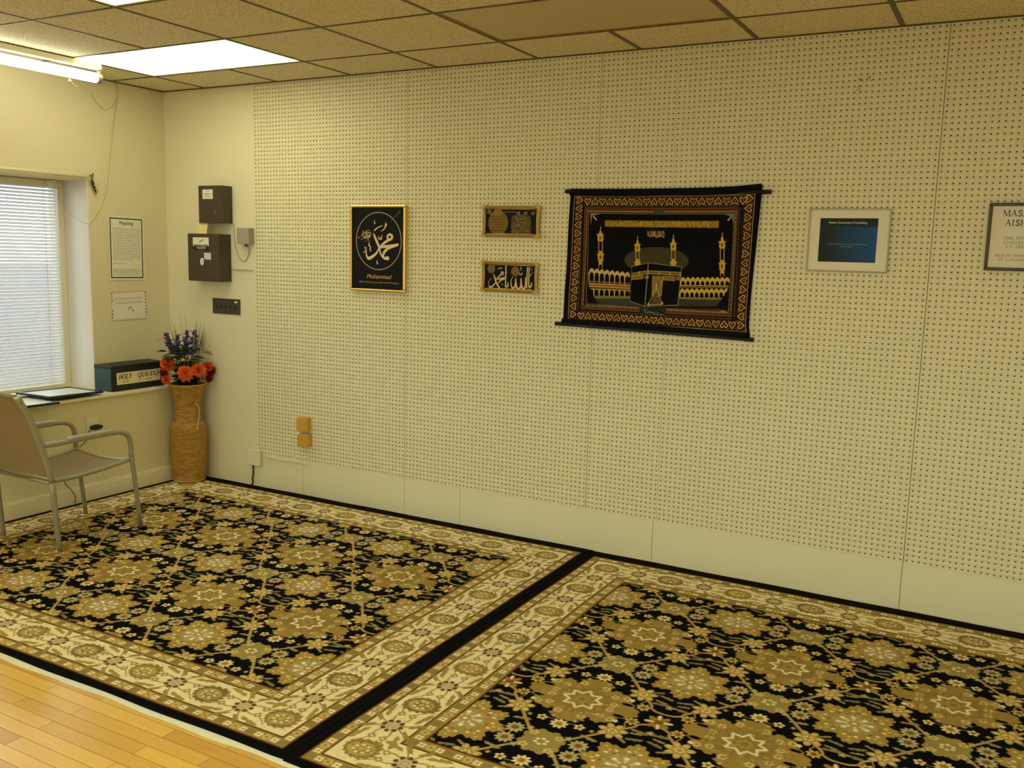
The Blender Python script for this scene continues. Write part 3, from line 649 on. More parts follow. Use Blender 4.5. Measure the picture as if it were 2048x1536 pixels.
rug2 = rug.copy(); C.objects.link(rug2); rug2.location = (4.8488, -1.259, 0); rug2['label'] = 'navy and tan floral rug on the right, nearest the viewer below the wall frames'
for ch in list(rug.children):
    c = ch.copy(); C.objects.link(c); c.parent = rug2
bm = B()                                           # pale underlay peeping out along the front of the left rug
pa = [(-.1+3.4*k/70, -2.4735-.003*math.sin(k*.9)-.003*math.sin(k*.37)) for k in range(71)]
pb = [(x, -2.425) for x, y in pa]
v0 = [bm.verts.new((x, y, .0006)) for x, y in pa]; v1 = [bm.verts.new((x, y+.004, .004)) for x, y in pa]; v2 = [bm.verts.new((x, y, .0012)) for x, y in pb]
for A_, B_ in ((v0, v1), (v1, v2)):
    for k in range(70): bm.faces.new((A_[k], A_[k+1], B_[k+1], B_[k]))
o = obj('rug_underlay', bm, M['pad'], smooth=True); o.location.x = .31; tag(o, 'pale rug underlay strip showing along the front edge of the left rug', 'rug pad')
for v in o.data.vertices:
    if v.co.x+.31 > 3.6: pass

# ------------------------------------------------------------------ armchair
ch = thing('armchair', 'taupe metal armchair with mesh sling seat standing on the left rug by the window', 'chair', (.71, -1.32, .0115))
cx0, cy0 = .71, -1.32; hw = .24; zf = -.0115
prof = [(-1.757, .845), (-1.735, .80), (-1.700, .735), (-1.656, .605), (-1.618, .481), (-1.597, .385), (-1.585, .20), (-1.57, .0125)]
for s in (1, -1):
    L = lambda y, z, dx=0: (s*(hw+dx), y-cy0, z+zf)
    bm = B(); tube(bm, [L(y, z) for y, z in prof[:6]], .0165, 12, 4); obj('back_post', bm, M['chairmetal'], ch, True)
    bm = B(); tube(bm, [L(y, z) for y, z in prof[5:]], .0165, 12, 3, taper=.0125); g = obj('leg', bm, M['chairmetal'], ch, True)
    bm = B(); tube(bm, [L(-1.757, .843), L(-1.763, .856)], .0172, 12); obj('end_cap', bm, M['capplastic'], ch, True)
    bm = B(); tube(bm, [L(-1.63, .585), L(-1.55, .583), L(-1.40, .586), L(-1.22, .586), L(-1.165, .578), L(-1.128, .552), L(-1.113, .505), L(-1.109, .43)], .0145, 12, 5); obj('armrest', bm, M['chairmetal'], ch, True)
    bm = B(); tube(bm, [L(-1.109, .432), L(-1.10, .36), L(-1.063, .0125)], .0145, 12, 3, taper=.012); obj('leg', bm, M['chairmetal'], ch, True)
    bm = B(); tube(bm, [L(-1.50, .592), L(-1.46, .597), L(-1.26, .597), L(-1.225, .592)], .0165, 12, 3, flat=.75); obj('arm_pad', bm, M['armpad'], ch, True)
    bm = B(); tube(bm, [L(-1.60, .388, -.012), L(-1.45, .385, -.012), L(-1.25, .398, -.012), L(-1.112, .418, -.004)], .011, 10, 4); obj('seat_rail', bm, M['chairmetal'], ch, True)
bm = B(); tube(bm, [(-hw, -1.603-cy0, .384+zf), (hw, -1.603-cy0, .384+zf)], .011, 10); tube(bm, [(-hw, -1.612-cy0, .408+zf), (hw, -1.612-cy0, .408+zf)], .0085, 10); obj('rear_crossbar', bm, M['chairmetal'], ch, True)
bm = B(); tube(bm, [(-hw, -1.112-cy0, .418+zf), (-hw*.6, -1.108-cy0, .402+zf), (0, -1.106-cy0, .394+zf), (hw*.6, -1.108-cy0, .402+zf), (hw, -1.112-cy0, .418+zf)], .0105, 10, 5); obj('front_crossbar', bm, M['chairmetal'], ch, True)
def sheet(fn, nu, nv, th):
    bm = B(); g = []
    for off in (0, th):
        g.append([[bm.verts.new(fn(u/nu, v/nv, off)) for u in range(nu+1)] for v in range(nv+1)])
    for q in (0, 1):
        for v in range(nv):
            for u in range(nu): bm.faces.new((g[q][v][u], g[q][v][u+1], g[q][v+1][u+1], g[q][v+1][u]))
    for v in range(nv):
        for u in (0, nu): bm.faces.new((g[0][v][u], g[0][v+1][u], g[1][v+1][u], g[1][v][u]))
    for u in range(nu):
        for v in (0, nv): bm.faces.new((g[0][v][u], g[0][v][u+1], g[1][v][u+1], g[1][v][u]))
    return bm
bp = smooth_path([(0, y-cy0, z+zf) for y, z in [(-1.762, .852)]+prof[1:6]], 5)
def backfn(u, v, off):
    p = bp[min(len(bp)-1, int(v*(len(bp)-1)))]; s = 1-(2*u-1)**2
    return ((u*2-1)*(hw-.012), p.y-.018*s+off, p.z)
obj('backrest', sheet(backfn, 14, len(bp)-1, .003), M['sling'], ch, True)
def seatfn(u, v, off):
    y = -1.600+v*(.490); s = 1-(2*u-1)**2
    return ((u*2-1)*(hw-.012), y-cy0, .388+v*.026-.022*s*(.45+.55*v)-.012*math.sin(PI*v)+zf+off)
obj('seat', sheet(seatfn, 14, 14, .003), M['sling'], ch, True)
bm = B(); tube(bm, [(-hw, -1.762-cy0, .85+zf), (0, -1.782-cy0, .857+zf), (hw, -1.762-cy0, .85+zf)], .011, 10, 6); obj('top_rail', bm, M['sling'], ch, True)

# ------------------------------------------------------------------ wicker vase with flowers
VX, VY, VZ = .332, -.155, .0118
vz = thing('wicker_vase', 'tall narrow-waisted woven wicker floor vase in the corner', 'vase', (VX, VY, VZ))
vp = [(.093, 0), (.100, .004), (.106, .03), (.113, .09), (.119, .17), (.122, .25), (.121, .33), (.117, .375), (.098, .405), (.090, .44), (.088, .50), (.092, .55), (.101, .60), (.112, .645), (.118, .672)]
pv = smooth_path([(r, 0, z) for r, z in vp], 4)
bm = B(); lathe(bm, [(p.x, p.z) for p in pv]+[(.110, .672), (.09, .58), (.078, .5), (.08, .40)], 48); o = obj('woven_body', bm, M['wicker'], vz, True)
at = o.data.attributes.new('Wrap', 'FLOAT_VECTOR', 'CORNER'); buf = np.zeros((len(o.data.loops), 3), np.float32)
for pl in o.data.polygons:
    an = [math.atan2(o.data.vertices[o.data.loops[l].vertex_index].co.y, o.data.vertices[o.data.loops[l].vertex_index].co.x) for l in pl.loop_indices]
    if max(an)-min(an) > PI: an = [a+2*PI if a < 0 else a for a in an]
    for l, a in zip(pl.loop_indices, an): buf[l] = (a*.116, o.data.vertices[o.data.loops[l].vertex_index].co.z, 0)
at.data.foreach_set('vector', buf.ravel())
for k, z in enumerate((.010, .40, .669)):
    bm = B(); r = (.104, .101, .117)[k]; tube(bm, [(r*math.cos(a*PI/16), r*math.sin(a*PI/16), z) for a in range(33)], .0045, 6)
    obj('braided_band', bm, M['wood_block'], vz, True)
fd = Vector((CP[0]-VX, CP[1]-VY, 0)).normalized(); sd = Vector((-fd.y, fd.x, 0))          # towards the room, and to its right
def vpos(x, y_out, z): p = sd*x+fd*y_out; return Vector((p.x, p.y, z))
bm = B(); tube(bm, [vpos(.045, .083, .545), vpos(.062, .088, .535), vpos(.072, .080, .50), vpos(.070, .072, .45), vpos(.062, .088, .405), vpos(.056, .107, .37)], .0045, 6, 5); obj('cord_loop', bm, M['cord'], vz, True)
def fpt(u, v, out):                                  # photo point on an upright plane through the vase, moved out by out
    p0 = Vector((VX, VY, 0))+fd*out; d = _f+_r2*((u-1024)/FPX)+_u2*((768-v)/FPX); t = (p0-Vector(CP)).dot(fd)/d.dot(fd); return Vector(CP)+d*t
def petalball(bm, r, n, face, seed):
    rn = random.Random(seed)
    face = face.normalized(); a = face.orthogonal().normalized(); b = face.cross(a)
    for k in range(n):
        ph = k*2.39996; t = (k+.5)/n; pol = math.acos(1-t*1.25); d = (face*math.cos(pol)+(a*math.cos(ph)+b*math.sin(ph))*math.sin(pol)).normalized()
        s = d.cross(face+Vector((.01, .02, .03))).normalized(); L = r*(.78+.3*rn.random()); wdt = r*.105; nn = d.cross(s)
        base = d*r*.18; cr = face*r*.10*t
        q = [base-s*wdt*.5, base+s*wdt*.5, d*L*.7+s*wdt+cr*.2, d*L-cr, d*L*.7-s*wdt+cr*.2]
        vs = [bm.verts.new(p) for p in q]; bm.faces.new(vs)
        vs2 = [bm.verts.new(p+nn*wdt*.35) for p in q]; bm.faces.new(vs2[::-1])
    return bm
MUM = 'orange flowers round the vase rim'
mums = [((336, 728), .045, .058, 'orange', 'orange chrysanthemum highest on the left rim of the wicker vase'), ((328, 746), .03, .040, 'darkred', 'dark red-orange flower drooping at the far left of the vase rim'),
        ((333, 759), .05, .038, 'orange', 'small orange flower lowest on the left side of the vase rim'), ((371, 747), .115, .060, 'orange', 'large orange chrysanthemum at the front of the vase rim'),
        ((397, 741), .10, .056, 'orange', 'orange chrysanthemum just right of the front one on the vase'), ((415, 733), .03, .044, 'orange', 'orange chrysanthemum on the right shoulder of the vase'),
        ((424, 741), -.01, .046, 'darkred', 'dark orange flower at the far right of the vase rim'), ((417, 757), .01, .034, 'darkred', 'dull red flower hanging lowest on the right of the vase')]
rim = Vector((VX, VY, .62))
for k, ((u, v), out, r, mc, lab) in enumerate(mums):
    p = fpt(u, v, out); 
    if p.x < .262: p.x = .262
    if p.y > -.045: p.y = -.045
    t = thing('chrysanthemum', lab, 'flower', p, group=MUM)
    face = (p-Vector((VX, VY, .70))); face.z = face.z*.5+.02; face = face.normalized()+fd*.8
    obj('petals', petalball(B(), r*1.0, 90, face, k), M[mc], t)
    bm = B(); fn_ = face.normalized(); tube(bm, [Vector((0, 0, 0)), -fn_*.03+Vector((0, 0, .004)), (rim-p)*.8+Vector((0, 0, .05)), (rim-p)], .0025, 6, 4); obj('stem', bm, M['darkleaf'], t, True)
SP = 'violet blue flower spikes in the vase'
spk = [((333, 668), (344, 700), 0, 'leftmost violet blue flower spike leaning out of the vase'), ((355, 672), (357, 705), .03, 'violet blue flower spike second from the left in the vase'),
       ((375, 662), (370, 702), -.01, 'tallest violet blue flower spike in the middle of the vase'), ((389, 662), (386, 695), .0, 'dark violet flower spike just right of the tallest one'),
       ((345, 690), (358, 712), .04, 'violet blue flower spike lowest on the left of the bouquet'), ((395, 698), (378, 708), .06, 'blue flower spike lying low at the right of the bouquet')]
for k, (a, b, out, lab) in enumerate(spk):
    pa, pb2 = fpt(*a, out), fpt(*b, out)
    t = thing('blue_flower_spike', lab, 'flower', pb2, group=SP); rn = random.Random(k+3); bm = B(); d = (pa-pb2)*1.05
    for q in range(95):
        f_ = q/95; c = d*f_+Vector((rn.gauss(0, .0125), rn.gauss(0, .0125), rn.gauss(0, .006)))*(1.25-f_*.8); r = .0125*(1-.35*f_)
        for h in range(5):
            an = rn.uniform(0, 2*PI); dd = Vector((math.cos(an), math.sin(an), rn.uniform(-.5, .8))).normalized(); s_ = dd.orthogonal().normalized()
            vs = [bm.verts.new(c), bm.verts.new(c+dd*r*.6+s_*r*.5), bm.verts.new(c+dd*r*1.2), bm.verts.new(c+dd*r*.6-s_*r*.5)]; bm.faces.new(vs)
    obj('florets', bm, M['blue'], t)
    bm = B(); tube(bm, [d*.95, Vector((0, 0, 0)), rim-pb2+Vector((0, 0, .03))], .0022, 6, 5); obj('stem', bm, M['leaf'], t, True)
RG = 'dried reeds fanning out of the vase'
reeds = [((331, 655), 0, 'reed'), ((338, 640), 0, 'reed'), ((342, 634), 1, 'reed'), ((346, 646), 0, 'reed'), ((350, 650), 0, 'reed'), ((360, 628), 1, 'reed'), ((370, 630), 1, 'reeddark'), ((341, 650), 0, 'reed'), ((326, 668), 0, 'reed'),
         ((392, 640), 0, 'reed'), ((395, 636), 0, 'reed'), ((402, 645), 0, 'reeddark'), ((397, 655), 0, 'reed'), ((409, 648), 0, 'reeddark'), ((411, 657), 0, 'reeddark'), ((406, 662), 0, 'reeddark'), ((403, 670), 0, 'reed'), ((312, 684), 2, 'reeddark'), ((413, 668), 0, 'reeddark'), ((388, 668), 0, 'reed')]
def reedlab(i): 
    u = reeds[i][0][0]
    return ('thin curling dried stem arching left out of the vase over the dark box' if reeds[i][1] == 2 else 'tan or brown dried reed standing in the left half of the bouquet' if u < 375 else 'tan or brown dried reed standing in the right half of the bouquet')
for k, ((u, v), kind, mc) in enumerate(reeds):
    out = [-.02, .01, -.035, .03][k % 4]; p = fpt(u, v, out); b = fpt(378+(u-378)*.35, 752, out*.5); rn = random.Random(k)
    p.x = max(p.x, .02); p.y = min(p.y, -.012)
    t = thing('dried_reed', reedlab(k), 'dried reed', b, group=RG+(' left' if u < 375 else ' right') if kind != 2 else None); d = p-b
    if kind == 2:
        p2 = fpt(330, 676, .0); bm = B(); tube(bm, [Vector((0, 0, 0)), (p2-b)*.5+Vector((0, 0, .02)), p2-b, fpt(318, 679, 0)-b, p-b], .0018, 5, 6, taper=.0008)
    else:
        mid = d*.55+Vector((rn.uniform(-.01, .01), rn.uniform(-.01, .01), 0)); bm = B(); tube(bm, [Vector((0, 0, 0)), mid, d], .0022, 5, 6, taper=.0007)
    obj('stalk', bm, M[mc], t, True)
    if kind == 0:
        bm = B(); tube(bm, [d*.62, d*.75, d*.92], .0042, 6, 4, taper=.001); obj('seed_head', bm, M[mc], t, True)
def leaf(bm, p, d, L, wd, up):
    s = d.cross(up).normalized()*wd; d = d.normalized(); n_ = 5; pr = []
    for k in range(n_+1):
        f_ = k/n_; c = p+d*L*f_+up*(-.25*L*f_*f_); q = math.sin(PI*min(1, f_*.92+.08))*1.0
        pr.append((bm.verts.new(c-s*q), bm.verts.new(c+up*wd*.25), bm.verts.new(c+s*q)))
    for a, b in zip(pr, pr[1:]):
        bm.faces.new((a[0], a[1], b[1], b[0])); bm.faces.new((a[1], a[2], b[2], b[1]))
rn = random.Random(5)
fo = thing('leafy_filler', 'dark green leafy filler packed between the orange and blue flowers', 'foliage', (VX, VY, VZ+.66)); bm = B(); bm2 = B()
for k in range(520):
    a = rn.uniform(0, 2*PI); el = rn.uniform(-.15, 1.35); d = Vector((math.cos(a)*math.cos(el), math.sin(a)*math.cos(el), math.sin(el))); r0 = rn.uniform(.01, .05)
    p = Vector((math.cos(a)*r0, math.sin(a)*r0, rn.uniform(.0, .125))); L = rn.uniform(.035, .078)
    q = p+d*L+Vector((VX, VY, 0))
    if q.x < .22 or q.y > -.02: continue
    leaf(bm if (k % 5) else bm2, p, d, L, rn.uniform(.009, .018), Vector((0, 0, 1)) if el < 1 else Vector((1, 0, 0)))
for (u, v), dd in (((352, 716), (-.5, .2)), ((366, 705), (-.3, .5)), ((376, 703), (.2, .5)), ((350, 708), (-.2, .6)), ((384, 706), (.3, .5)), ((362, 714), (.1, .3)), ((378, 720), (.2, .2)), ((344, 718), (-.5, .1)), ((398, 716), (.5, .2)), ((390, 722), (.3, .1)), ((357, 720), (.2, .2)), ((372, 712), (.3, .4)), ((385, 716), (.6, .1)), ((345, 708), (-.6, .0)), ((362, 722), (-.2, .3)), ((393, 713), (.5, .0)), ((357, 728), (-.3, -.1)), ((408, 703), (.4, .0)), ((336, 703), (-.3, .2))):
    p = fpt(u, v, .05)-Vector((VX, VY, VZ+.66)); d = sd*dd[0]+Vector((0, 0, dd[1]))+fd*.25
    for j in range(3): leaf(bm2, p-sd*.012+Vector((0, 0, rn.uniform(-.008, .008))), d+sd*rn.uniform(-.5, .5), rn.uniform(.05, .075), .015, Vector((0, 0, 1)))
obj('dark_leaves', bm, M['darkleaf'], fo); obj('olive_leaves', bm2, M['leaf'], fo)

# ------------------------------------------------------------------ window blind, rod, clip
bl = thing('window_blind', 'white slatted horizontal mini blind hanging in the window at far left', 'blind', (-.195, -1.3, .70))
bm = B(); n = 60; tilt = R(40)
for k in range(n):
    z0 = 1.262*(k+.5)/n; pr = []
    for yy in (-.585, .595):
        row = []
        for q in range(4):
            t = (q/3-.5)*.0255; cz = .0022*(1-(2*q/3-1)**2)
            row.append(bm.verts.new((t*math.cos(tilt)+cz*math.sin(tilt), yy, z0-t*math.sin(tilt)+cz*math.cos(tilt))))
        pr.append(row)
    for q in range(3): bm.faces.new((pr[0][q], pr[0][q+1], pr[1][q+1], pr[1][q]))
obj('slats', bm, M['slat'], bl, True)
bm = B(); box(bm, -.014, .014, -.59, .60, 1.262, 1.293); obj('headrail', bm, M['housing'], bl, bevel=.002)
bm = B(); box(bm, -.012, .012, -.585, .595, -.012, 0); obj('bottom_rail', bm, M['housing'], bl, bevel=.002)
for y in (.51, .12, -.27, -.5):
    bm = B()
    for x in (-.0135, .0135): tube(bm, [(x, y, .0), (x, y, 1.265)], .0011, 5)
    obj('ladder_cord', bm, M['white_plastic'], bl)
bm = B(); tube(bm, [(.03, .49, 1.25), (.035, .492, .6), (.033, .488, .12)], .0013, 5, 4); obj('lift_cord', bm, M['white_plastic'], bl)
rod = thing('curtain_rod', 'thin cream curtain rod fixed across the top of the window opening', 'curtain rod', (.028, -1.9, 2.025))
bm = B(); tube(bm, [(0, -.1, 0), (0, 1.265, -.002)], .0115, 12); obj('rod', bm, M['trim'], rod, True)
for y in (.1, 1.23):
    bm = B(); tube(bm, [(0, y, 0), (-.028, y, 0)], .006, 8); obj('rod_bracket', bm, M['steel'], rod, True)
hk = on_left('hanging_clip', 'small metal clip with wrapped strap hanging from the end of the curtain rod', 'clip', -.592, 2.03, .004)
bm = B(); tube(bm, [(-.028, .0, .03), (-.01, .005, .028), (.004, .012, .016), (0, -.03, .010)], .006, 8, 4); obj('hook', bm, M['steel'], hk, True)
bm = B(); tube(bm, [(0, -.03, .012), (.012, -.06, .012), (.032, -.098, .012)], .011, 8, 4, flat=.55); obj('strap', bm, M['darkwood'], hk, True)
bm = B(); tube(bm, [(.008, -.055, .022), (.024, -.063, .022)], .0035, 6); tube(bm, [(.018, -.072, .02), (.032, -.105, .02), (.040, -.095, .02), (.027, -.066, .02), (.018, -.072, .02)], .0028, 6); obj('buckle', bm, M['white_plastic'], hk, True)
bk = thing('blind_bracket', 'pale crumpled bracket at the top right corner of the window blind', 'bracket', (-.168, -.735, 1.985))
bm = B(); box(bm, -.015, .01, -.035, .02, -.018, .012); box(bm, -.01, .016, -.03, -.012, -.03, -.01); tube(bm, [(0, -.04, -.005), (.02, -.02, -.012), (.012, .03, -.02), (.0, .05, -.008)], .006, 6, 4); obj('bracket_plate', bm, M['housing'], bk, bevel=.003)

# ------------------------------------------------------------------ tube lamp at the ceiling
tl = thing('tube_lamp', 'glowing bare fluorescent tube lamp hanging under the ceiling at top left', 'tube light', (.425, -1.47, H))
bm = B(); box(bm, -.022, .020, -.62, .650, -.036, -.004); obj('ballast_housing', bm, M['housing'], tl, bevel=.004)
bm = B(); tube(bm, [(-.004, -.62, -.082), (-.004, .625, -.082)], .028, 20); obj('glass_tube', bm, M['tube'], tl, True)
for y in (-.645, .64):
    bm = B(); tube(bm, [(-.004, y-.012, -.082), (-.004, y+.012, -.082)], .030, 20); box(bm, -.012, .01, y-.008, y+.008, -.082, -.03); obj('socket', bm, M['alu'], tl, True)
bm = B(); tube(bm, [(-.01, .46, -.10), (-.01, .46, -.128)], .0015, 6); bmesh.ops.create_uvsphere(bm, u_segments=10, v_segments=8, radius=.010, matrix=Matrix.Translation((-.01, .46, -.128))); tube(bm, [(-.01, .46, -.128), (-.008, .49, -.148), (-.006, .51, -.152)], .0025, 6, 4); obj('pull_chain', bm, M['cord'], tl, True)
lw = [onplane(0, .004, u, v) for u, v in ((232, 163), (233, 170), (235, 195), (228, 240), (222, 300), (213, 380), (200, 420), (180, 447))]+[Vector((-.035, -.645, 1.745)), Vector((-.11, -.675, 1.80)), Vector((-.2, -.69, 1.88))]
lw[7] = Vector((.004, -.606, 1.735)); lw.insert(8, Vector((.0, -.6165, 1.733)))
lw = [Vector((max(p.x, .004) if i < 8 else p.x, p.y, p.z)) for i, p in enumerate(lw)]
lw[8] = Vector((.004, -.625, 1.732))
bm = B(); tube(bm, lw, .0022, 6, 5); tag(obj('hanging_wire', bm, M['cord'], None, True), 'thin tan wire running down the wall from the ceiling into the window recess', 'wire')
bm = B(); tube(bm, [onplane(0, .004, u, v) for u, v in ((184, 190), (195, 208), (210, 219), (225, 212), (233, 196))], .0022, 6, 5); tag(obj('wire_loop', bm, M['cord'], None, True), 'short tan wire loop sagging on the wall high beside the lamp end', 'wire')

# ------------------------------------------------------------------ papers on the window wall
def paper_thing(name, label, y0, z0, W, Hh, rot, cv, curl=.004):
    t = thing(name, label, 'notice', (.0022, y0, z0), (PI/2, 0, PI/2)); t.rotation_euler = (Euler(LEFT).to_matrix() @ Matrix.Rotation(rot, 3, 'Z')).to_euler()
    cv.mesh('printed_sheet', M['matprint'], t, lambda X, Y, Z: (X, Y, Z+.001+curl*np.clip(.12-Y/Hh, 0, 1)**2*10))
    return t
PW, PH = .278, .420
cv = Canvas(0, PW, 0, PH, .0016, (.80, .77, .62))
cv.rect(.012, PW-.012, .012, PH-.014, (.03, .04, .03)); cv.rect(.020, PW-.020, .020, PH-.022, (.80, .77, .62))
for x, y in ((.0205, .0205), (PW-.0205, .0205), (.0205, PH-.0225), (PW-.0205, PH-.0225)):
    pass
for k in range(17): greek(cv, .032, PW-.032-(.06 if k == 16 else 0), PH-.083-k*.0128, .0058, (.10, .09, .05))
greek(cv, .034, .13, .108, .0055, (.10, .09, .05))
for k in range(4): greek(cv, .032, PW-.03-(.02 if k == 3 else 0), .070-k*.0115, .0055, (.10, .09, .05))
t = paper_thing('wall_notice', 'tall printed notice with dark border headed Preaching, taped beside the window', -.481, 1.374, PW, PH, R(-.6), cv)
text('heading', 'Preaching', .034, M['ink'], t, PW*.49, PH-.047, .0015, shear=.3, width=.112)
W2, H2 = .276, .192
cv = Canvas(0, W2, 0, H2, .0016, (.80, .76, .66))
cv.rect(0, W2, H2-.012, H2, (.72, .45, .34), .8); cv.rect(0, W2, 0, .010, (.62, .52, .42), .7)
for k in range(8):
    c = random.choice([(.30, .06, .04), (.45, .20, .12), (.25, .14, .10)])
    if k not in (3, 4): cv.ell(.005, .022+k*.022, .004, .006, c)
    cv.ell(W2-.006, .022+k*.022, .005, .007, c)
greek(cv, .028, W2-.034, .143, .0075, (.16, .10, .05)); greek(cv, .022, W2-.024, .128, .0065, (.62, .42, .30), .7); greek(cv, .024, W2-.022, .113, .0075, (.16, .10, .05)); greek(cv, .115, .160, .099, .006, (.75, .55, .25))
cv.stroke([(.128, .066), (.133, .078), (.146, .084), (.156, .074), (.163, .058)], .004, (.05, .06, .05), sm=4); cv.poly([(.155, .063), (.170, .060), (.166, .050)], (.05, .06, .05))
paper_thing('small_notice', 'small landscape notice with patterned edge and a drawn arrow, below the tall one', -.470, 1.105, W2, H2, R(1.0), cv, .003)
bm = B(); box(bm, 0, .05, 0, .012, .0008, .0016); o = obj('tape_strip', bm, M['cream_paper']); o.location = (.001, -.205, 1.292); o.rotation_euler = LEFT; tag(o, 'scrap of yellowed tape at the top right corner of the small notice', 'tape')

# ------------------------------------------------------------------ box of books on the ledge
LZ = .6635
hb = thing('book_box', 'long dark teal cardboard box with a HOLY QURANS label on the window ledge', 'box', (.09, -.415, LZ))
bm = B(); box(bm, -.084, .082, -.207, .207, .0005, .150); obj('box_body', bm, M['tealdark'], hb, bevel=.002)
bm = B(); box(bm, -.086, .084, -.2095, .2095, .1485, .168); obj('box_lid', bm, M['tealdark'], hb, bevel=.003)
bm = B(); box(bm, -.078, .076, -.2086, -.2068, .006, .147); obj('end_panel', bm, M['teal'], hb)
cv = Canvas(0, .345, 0, .078, .0011, (.80, .70, .42))
serif(cv, 'HOLY', .066, .036, .031, (.03, .02, .01), width=.100, shear=.28, thick=.19, thin=.09); serif(cv, 'QURANS', .246, .036, .031, (.03, .02, .01), width=.170, shear=.28, thick=.19, thin=.09)
serif(cv, '$5.00', .070, .010, .014, (.06, .04, .02), width=.046, ser=False); serif(cv, '2 For', .190, .010, .014, (.06, .04, .02), width=.045, ser=False); serif(cv, '$9.00', .250, .010, .014, (.06, .04, .02), width=.046, ser=False)
o = cv.mesh('label_card', M['matprint'], hb); o.rotation_euler = LEFT; o.location = (.0835, -.171, .0415)

# ------------------------------------------------------------------ certificates lying on the sill
def certificate(name, label, cx, cy, w, l, z, yaw, tx=0, ty=0):
    t = thing(name, label, 'picture frame', (cx, cy, z), (tx, ty, yaw)); fr = .016; hx, hy = w/2, l/2; bm = B()
    box(bm, -hx, hx, -hy, -hy+fr, 0, .014); box(bm, -hx, hx, hy-fr, hy, 0, .014); box(bm, -hx, -hx+fr, -hy+fr, hy-fr, 0, .014); box(bm, hx-fr, hx, -hy+fr, hy-fr, 0, .014)
    obj('frame', bm, M['blackframe'], t, bevel=.002)
    cv = Canvas(-hx+fr, hx-fr, -hy+fr, hy-fr, .004, (.76, .80, .80))
    for k in range(5): cv.stroke([(-.05+.02*k, -.07), (-.05+.02*k, .07)], .002, (.45, .5, .5), a=.5)
    o = cv.mesh('glazed_sheet', M['print'], t, z=.0085)
    bm = B(); box(bm, -hx+.004, hx-.004, -hy+.004, hy-.004, .001, .007); obj('backing', bm, M['darkwood'], t)
certificate('framed_certificate', 'black framed white certificate lying flat on the ledge, overlapping another', .068, -.915, .315, .375, .6805, R(2), R(-1.6), 0)
certificate('framed_certificate', 'black framed white certificate half hidden beneath another on the ledge', .135, -1.27, .33, .385, LZ+.0002, R(-5))

# ------------------------------------------------------------------ electrical boxes left of the pegboard
def wallbox(name, label, x0, x1, z0, z1, d, m, bev, cat='metal box'):
    t = on_back(name, label, cat, (x0+x1)/2, (z0+z1)/2, .0005); w2, h2 = (x1-x0)/2, (z1-z0)/2
    bm = B(); box(bm, -w2, w2, -h2, h2, 0, d*.93); obj('enclosure', bm, m, t, bevel=.002)
    bm = B(); box(bm, -w2-.001, w2+.001, -h2-.001, h2+.001, d*.90, d); obj('cover', bm, m, t, bevel=bev)
    return t, w2, h2
t, w2, h2 = wallbox('alarm_control_box', 'upper brown metal box with a white sticker and round lock on the wall', .405, .625, 1.762, 2.003, .085, M['brown_box'], .003)
bm = B(); box(bm, -.072, .022, .035, .096, .0852, .0858); s = obj('sticker', bm, M['paper'], t)
cv = Canvas(-.070, .020, .037, .094, .001, (.80, .78, .70)); greek(cv, -.040, -.012, .083, .007, (.1, .09, .05)); greek(cv, -.062, .012, .068, .009, (.08, .07, .04), 1); greek(cv, -.052, .006, .052, .009, (.08, .07, .04), 1)
cv.mesh('sticker_print', M['matprint'], s, z=.0860)
bm = B(); disc(bm, .045, -.048, .008, .008, .085, .091); obj('lock', bm, M['oldgold'], t)
t, w2, h2 = wallbox('alarm_control_box', 'lower, larger brown metal box with several stickers and rounded corners', .315, .606, 1.378, 1.69, .105, M['brown_box'], .010)
bm = B(); box(bm, -.095, .052, .075, .132, .1052, .1058); s = obj('sticker', bm, M['mount'], t)
cv = Canvas(-.094, .051, .076, .088, .001, (.80, .78, .66)); greek(cv, -.088, .046, .082, .011, (.02, .02, .02), 1); greek(cv, -.088, .046, .080, .009, (.02, .02, .02), 1); cv.mesh('sticker_print', M['matprint'], s, z=.1060)
bm = B(); 
for k in range(7):
    a = k*.7; tube(bm, [(-.015+.022*math.cos(a), .108+.011*math.sin(a*1.3), .1060), (-.010+.030*math.cos(a+1.1), .105+.013*math.sin(a*1.7+1), .1060)], .0009, 5)
obj('sticker_emblem', bm, M['ink'], s)
bm = B(); box(bm, -.095, .052, .050, .0745, .1052, .1056); obj('dark_sticker', bm, M['hole'], t); cv = Canvas(-.066, .030, .053, .073, .001, (.006, .006, .01)); greek(cv, -.062, .026, .064, .011, (.6, .58, .48), 1); greek(cv, -.058, .022, .060, .009, (.6, .58, .48), 1); cv.mesh('sticker_print', M['matprint'], t, z=.1060)
bm = B(); box(bm, .006, .070, -.012, .032, .1052, .1057); s = obj('pale_sticker', bm, M['bluepaper'], t)
bm = B(); disc(bm, -.014, -.027, .017, .024, .1052, .1058); s = obj('oval_sticker', bm, M['mount'], t)
bm = B(); tube(bm, [(-.018, -.018, .106), (-.010, -.022, .106), (-.012, -.034, .106), (-.006, -.036, .106)], .0014, 5); obj('oval_mark', bm, M['ink'], s)
bm = B(); box(bm, -.05, .045, -.045, .062, 0, .0012); o = obj('folded_card', bm, M['cream_paper']); o.location = (.425, -.075, 1.735); o.rotation_euler = (PI/2-.12, .07, 0)
tag(o, 'small yellow card tucked between the two brown metal boxes', 'card'); o.location.z = 1.7365
t = on_back('junction_box', 'small grey metal box with a cord, beside the top of the pegboard edge', 'junction box', .762, 1.68, .0005)
bm = B(); box(bm, -.052, .052, -.05, .052, 0, .045); obj('enclosure', bm, M['grey_box'], t, bevel=.002)
bm = B(); box(bm, -.053, .053, -.051, .053, .043, .050); obj('cover', bm, M['grey_box'], t, bevel=.002)
